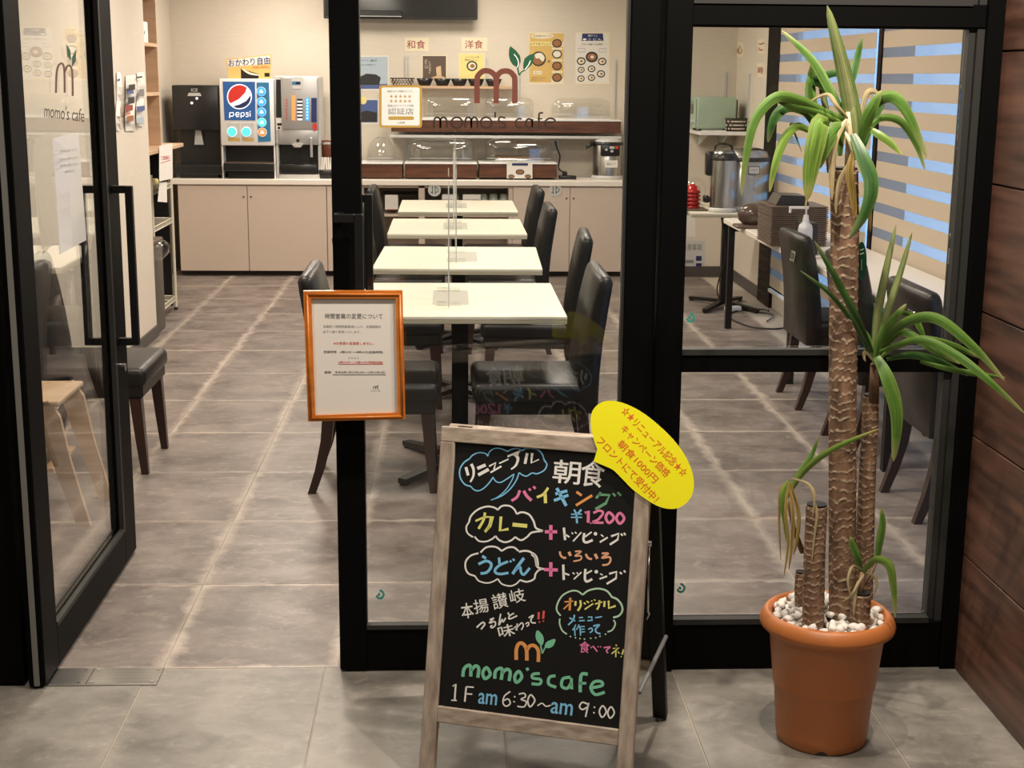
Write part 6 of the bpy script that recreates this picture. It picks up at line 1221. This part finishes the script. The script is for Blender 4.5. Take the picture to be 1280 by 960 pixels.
curled(146, 151, 90, 163, 1, 'leftmost of three curling notices on the left wall, by the open door', [('blue', 146.5, 99, 150, 102), ('ink', 147, 147, 150, 148)])
curled(157, 169.5, 95, 164, -2, 'middle curling notice on the left wall, with dark and orange pictures', [('ink', 161, 106, 169, 113), ('blue', 160, 114, 167, 118), ('ink', 160, 122, 168, 130), ('darkred', 157, 132, 166, 139), ('orangeink', 158, 142, 163, 144), ('food', 159, 145, 167, 152)])
curled(171, 180, 91, 158, -1, 'rightmost curling notice on the left wall, with blue print', [('ink', 171, 96, 178, 98), ('grey', 173, 112, 180, 121), ('blue', 171, 133, 181, 139), ('sky', 171, 147, 180, 154)])
# wooden high chair behind the opened door
t = thing('high_chair', (-1.47, 5.36, 0), 'light wooden child chair seen through the opened glass door', 'chair')
for y in (5.17, 5.52):
    b = mb('beech'); b.prism([(-1.33, y, .0), (-1.38, y, .0), (-1.46, y, .26), (-1.52, y, .46), (-1.46, y, .48), (-1.42, y, .42), (-1.39, y, .25)], (0, .022, 0)); b.build('leg', t)
    b = mb('beech'); b.prism([(-1.72, y, 0), (-1.78, y, 0), (-1.64, y, .47), (-1.58, y, .47)], (0, .022, 0)); b.build('leg', t)
b = mb('beech'); b.box(-1.68, -1.42, 5.17, 5.54, .455, .478, .008, 2); b.build('seat', t)
b = mb('beech'); b.box(-1.50, -1.46, 5.19, 5.52, .20, .22, .004); b.box(-1.68, -1.66, 5.19, 5.52, .18, .20, .004); b.build('stretcher', t)
b = mb('beech'); b.box(-1.69, -1.67, 5.17, 5.54, .478, .72, .008, 2); b.build('backrest', t)

# ================================================================ RIGHT CORNER
ZT = .731
t = thing('corner_shelf', (2.18, 11.7, 1.24), 'white wall shelf in the right corner carrying the green toaster', 'shelf')
x0 = at(875, 165, Y=11.42).x; b = mb('white'); zs = at(900, 164.5, Y=11.42).z; b.box(x0, XR - .002, 11.42, 12.025, zs - .03, zs, .003); b.build('board', t)
for x in (x0 + .1, XR - .12): b = mb('lgrey'); b.prism([(x - .008, 12.02, zs - .03), (x - .008, 11.65, zs - .03), (x - .008, 12.02, zs - .14)], (.016, 0, 0)); b.build('bracket', t)
for px, ya, lab in ((907, 90, 'slotted metal upright on the corner wall behind the toaster'),):
    p = at(px, ya, Y=12.02); b = mb('lgrey'); b.box(p.x - .01, p.x + .01, 12.015, 12.03, .8, p.z); tag(b.build('wall_standard'), lab, 'bracket rail', 'wall uprights of the shelves')
p = at(938, 92, X=XR); b = mb('lgrey'); b.box(XR - .014, XR, p.y - .02, p.y + .02, .9, p.z); tag(b.build('wall_standard'), 'slotted metal upright on the side wall right of the toaster', 'bracket rail', 'wall uprights of the shelves')
# toaster: door to the left, long side towards the front
t = thing('toaster_oven', (2.13, 11.62, zs), 'sage green toaster oven on the corner shelf', 'toaster')
xa, xb = at(871, 140, Y=11.5).x, at(921, 140, Y=11.5).x; zt = at(900, 121.5, Y=11.5).z
b = mb('toaster'); b.box(xa, xb, 11.5, 11.86, zs + .015, zt, .018, 3); b.build('body', t)
b = mb('machine')
for x in (xa + .04, xb - .04):
    for y in (11.54, 11.82): b.cyl((x, y, zs), (x, y, zs + .016), .014, seg=10)
b.build('feet', t)
b = mb('toaster'); b.box(xa - .012, xa + .002, 11.51, 11.85, zs + .02, zt - .01, .006); fr_ = b.build('front_panel', t)
b = mb('darkglass'); b.box(xa - .016, xa - .011, 11.60, 11.83, zs + .13, zt - .06, .002); b.build('window', fr_); b = mb('silver'); b.tube([(xa - .04, 11.60, zt - .035), (xa - .04, 11.82, zt - .035)], .008, 8); b.build('handle', fr_)
b = mb('lgrey')
for y in (11.58, 11.68, 11.78): b.cyl((xa - .012, y, zs + .07), (xa - .03, y, zs + .07), .016, seg=12)
b.build('knobs', fr_)
b = mb('machine'); b.box(xb + .001, xb + .012, 11.53, 11.84, zs + .03, zt - .02); b.build('back_plate', t)
b = mb('paper'); b.box(at(878, 160, Y=11.44).x, at(908, 160, Y=11.44).x, 11.43, 11.49, zs, zs + .008, .002); tag(b.build('leaflet'), 'white folded paper on the corner shelf edge before the toaster', 'paper')
wicker('wicker_basket', at(918, 155, Y=11.5).x + .02, 11.48 + .0, zs, .10, .045, .105, 'dark woven basket beside the toaster on the corner shelf')
# wall characters on the side wall
PR2 = planeX(XR, -1)
for (px, py, s_, h_, lab) in ((924.5, 62, '心', 13, 'thin red character sign on the side wall above the toaster'), (951.5, 58, 'ご', 13, 'small red character sign high on the side wall beside the black post'), (950.5, 88, '時', 11, 'small red character sign below the other one beside the black post')):
    b = mb('cream'); b.prism([PR2(px + x, py + y) for x, y in ((-4, -9), (4, -9), (4, 9), (-4, 9))], (-.002, 0, 0)); b.m('darkred'); b.text(s_, PR2, px, py, 6.5, h_ * .8, off=.0035, bold=.02); tag(b.build('character_sign'), lab, 'sign')
# big soup warmer and hot water dispenser on the serving table
wx = at(930, 250, Y=10.25).x; zt = at(915, 186, Y=10.2).z
t = urn(wx, 10.33, ZT, .195, at(915, 190, Y=10.2).z - ZT, 'large stainless soup warmer with a black rim on the serving table', 'soup warmer', 'soup_warmer')
h_ = at(915, 190, Y=10.2).z - ZT
b = mb('steel'); b.lathe((wx, 10.33, ZT), [(.185, h_ * .9), (.17, h_ * 1.02), (.06, h_ * 1.08), (0, h_ * 1.08)], 36); b.build('lid', t)
PP = planeY(10.33 - .197); b = mb('machine'); b.prism([PP(x, y, .002) for x, y in rrect(935.5, 208, 950, 218, 1.2)], (0, .004, 0)); b.m('lgrey'); b.area(rrect(936.3, 208.8, 949.2, 217.2, 1), PP, .003); b.m('ink'); b.text('soup jar', PP, 943, 212.5, 9, 3, off=.0045, res=1); b.build('badge', t)
vx = at(905, 230, Y=10.05).x - .0; t = thing('air_pot', (vx, 10.08, ZT), 'tall stainless air pot with a black top and handle, left of the soup warmer', 'air pot')
zt = at(905, 191, Y=10.1).z; r = .095
b = mb('lgrey'); b.lathe((vx, 10.08, ZT), [(0, 0), (r * 1.04, 0), (r * 1.04, .03), (0, .03)], 28); b.build('base', t)
b = mb('steel'); b.lathe((vx, 10.08, 0), [(r * .95, ZT + .03), (r * .95, zt - .045)], 28); b.build('body', t)
b = mb('machine'); b.lathe((vx, 10.08, 0), [(r, zt - .05), (r * 1.03, zt - .03), (r * .85, zt)], 28); b.box(vx - .125, vx - .06, 10.07, 10.16, zt - .16, zt + .01, .02, 3); b.box(vx - .13, vx - .09, 10.08, 10.15, ZT + .06, ZT + .11, .01, 2); b.build('pump_head', t)
b = mb('steel'); b.lathe((vx, 10.08, 0), [(r * .83, zt - .004), (r * .7, zt + .02), (0, zt + .025)], 28); b.build('lid', t)
b = mb('machine'); b.tube(smooth_pts([(vx - .06, 10.13, zt + .005), (vx - .05, 10.12, zt + .055), (vx, 10.12, zt + .062), (vx + .05, 10.12, zt + .05), (vx + .07, 10.13, zt + .005)], 4), .008, 8); b.build('carry_handle', t)
b = mb('acrylic'); b.box(vx - .105, vx - .085, 10.09, 10.12, ZT + .11, zt - .16, .003); b.build('sight_glass', t)
# red lacquer bowls, stacked upside down on a tray
cx = at(868, 240, Y=10.12).x; b = mb('tray'); b.box(cx - .14, cx + .10, 10.11, 10.34, ZT, ZT + .012, .004); tag(b.build('serving_tray'), 'dark tray under the stacked red bowls on the serving table', 'tray')
for j, (dx, lab) in enumerate(((.0, 'right'), (-.115, 'left'))):
    for k in range(5):
        b = mb('redcup'); b.lathe((cx + dx, 10.225, ZT + .0125 + .027 * k), [(.062, 0), (.065, .004), (.052, .022), (.044, .04), (.03, .052), (.022, .053), (.022, .06), (.018, .06), (.018, .053), (0, .05)], 24); tag(b.build('red_bowl'), 'glossy red bowl in the %s stack on the serving table' % lab, 'bowl', 'red bowls in the %s stack' % lab)
b = mb('plastic'); b.lathe((cx + .06, 10.45, ZT), [(.08, 0), (.085, .15), (.05, .20), (0, .215)], 24); tag(b.build('clear_dome'), 'clear dome behind the stacked red bowls', 'food cover')
b = mb('shelfwood'); b.box(cx - .1, cx + .10, 10.56, 10.72, ZT, ZT + .10, .004); tag(b.build('wooden_crate'), 'small wooden box behind the red bowls', 'box')
# on the bar counter: ribbed brown pot, card stand, trays, bottle
px_ = at(943, 262, Y=8.95); t = thing('ribbed_pot', (px_.x - .02, 8.98, ZT), 'ribbed dark brown lidded holder at the far end of the bar counter', 'holder')
b = mb('brownpot'); b.lathe((px_.x, 9.0, ZT + .02), [(0, 0), (.06, 0), (.085, .03), (.09, .07), (.075, .105), (.04, .125), (0, .13)], 32, f=lambda r, z, a: (r * (1 + .05 * (int(z * 110) % 2)), z)); b.build('ribbed_body', t)
b = mb('tray'); b.obox((px_.x - .03, 8.98, ZT + .01), (.17, .16, .02), None, .008, 2); b.build('base', t)
t = thing('card_stand', (px_.x + .07, 8.72, ZT), 'tilted black card in a wire stand before the ribbed pot', 'card stand')
b = mb('machine'); b.obox((px_.x + .07, 8.74, ZT + .085), (.14, .008, .10), Matrix.Rotation(-.6, 3, 'Y') @ Matrix.Rotation(.2, 3, 'X'), .002); b.build('card', t); b = mb('chrome'); b.tube([(px_.x, 8.73, ZT + .06), (px_.x + .05, 8.70, ZT + .01), (px_.x + .13, 8.70, ZT + .07)], .003, 6); b.tube([(px_.x + .05, 8.70, ZT + .01), (px_.x + .06, 8.78, ZT + .002)], .003, 6); b.build('wire_stand', t)
tx0, tx1 = at(966, 270, Y=7.95).x, at(1033, 270, Y=7.95).x
for k in range(20):
    b = mb('tray') if k == 0 else None
    if k == 0:
        b.box(tx0, tx1 - .0, 7.95, 8.30, ZT, ZT + .0035, .001); b.box(tx0 - .008, tx1 + .008, 7.942, 8.308, ZT + .0035, ZT + .0105, .0015); tr = b.build('serving_tray'); o = tr
    else: o = tr.copy(); COL.objects.link(o)
    o.location.z = tr.location.z + .0112 * k; o.location.x += random.uniform(-.002, .002); tag(o, 'thin brown meal tray in the tall stack on the bar counter' if k < 19 else 'topmost brown meal tray of the tall stack on the bar counter', 'tray', 'stacked brown meal trays')
zt = ZT + 20 * .0112 + .002
b = mb('machine'); b.prism([(tx0 + .03, 8.02, zt), (tx0 + .22, 8.02, zt), (tx0 + .20, 8.02, zt + .05), (tx0 + .06, 8.02, zt + .055)], (0, .22, 0)); tag(b.build('black_case'), 'black sloped case on top of the tray stack', 'case')
b = mb('chrome'); b.m('white'); b.tube([(tx0 + .09, 7.90, zt - .06), (tx0 + .09, 7.90, zt + .0), (tx0 + .19, 7.90, zt + .002)], .006, 8) ; 
bb = at(1006, 300, Y=7.45); t = thing('spray_bottle', (bb.x, 7.45, ZT), 'milky white pump bottle standing behind the farthest counter chair', 'bottle'); b.bm.free()
b = mb('bottle'); b.lathe((bb.x, 7.45, ZT), [(0, 0), (.036, 0), (.038, .01), (.038, .15), (.034, .17), (.018, .185), (.016, .20), (0, .20)], 24); b.build('body', t); b = mb('white'); b.cyl((bb.x, 7.45, ZT + .195), (bb.x, 7.45, ZT + .225), .018, .012, 16); b.cyl((bb.x, 7.45, ZT + .225), (bb.x, 7.45, ZT + .26), .005, seg=8); b.box(bb.x - .09, bb.x + .012, 7.443, 7.457, ZT + .255, ZT + .268, .002); b.box(bb.x - .09, bb.x - .08, 7.443, 7.457, ZT + .235, ZT + .258); b.build('pump', t)
b = mb('machine'); b.box(bb.x + .02, bb.x + .10, 7.55, 7.75, ZT, ZT + .17, .01, 2); tag(b.build('cutlery_box'), 'black box on the counter right of the white pump bottle', 'box')
# notices on the low wall under the serving table and the cables
PN2 = planeY(11.98)
b = mb('machine'); b.box(1.66, 2.0, 11.94, 12.0, .05, .60, .004); bd = b
bd.bm.free()
b = poster([(851, 301), (881, 301), (881, 362), (848, 364)], '', P=planeY(12.03), mat='lgrey'); PQ = planeY(12.03); b.m('grey'); b.text('注意事項', PQ, 865, 309, 24, 8, off=.003, bold=.01, res=1)
for k in range(5): b.m('grey'); b.rect(852, 325 + 8 * k, 867, 329 + 8 * k, PQ, .003); b.m('navy'); b.rect(870, 320 + 9 * k, 877, 326 + 9 * k, PQ, .003)
fin(b, 'grey printed notice low on the corner wall behind the table leg', 'notice', 'notice')
b = poster([(846, 269), (869.5, 269), (869.5, 296), (846, 296)], '', P=planeY(12.03)); fin(b, 'blank white sheet on the corner wall just under the serving table', 'paper', 'paper')
cab = thing('power_cables', (2.2, 9.9, 0), 'black power cables and a white adapter on the floor under the bar counter', 'cable')
b = mb('machine'); b.tube(smooth_pts([(2.36, 9.6, .05), (2.25, 9.45, .006), (2.05, 9.5, .006), (1.98, 9.9, .006), (2.1, 10.2, .006), (2.28, 10.25, .006), (2.3, 10.1, .02)], 6), .006, 6); b.tube(smooth_pts([(2.30, 9.3, .69), (2.29, 9.28, .4), (2.31, 9.3, .15), (2.36, 9.45, .02)], 6), .005, 6); b.tube(smooth_pts([(1.95, 10.2, .68), (2.0, 10.25, .4), (1.96, 10.3, .12), (2.1, 10.3, .01), (2.3, 10.0, .01), (2.2, 9.7, .01)], 6), .005, 6); b.build('cable', cab)
b = mb('white'); b.obox((2.06, 10.2, .02), (.12, .05, .035), Matrix.Rotation(.3, 3, 'Z'), .006, 2); b.build('adapter', cab)
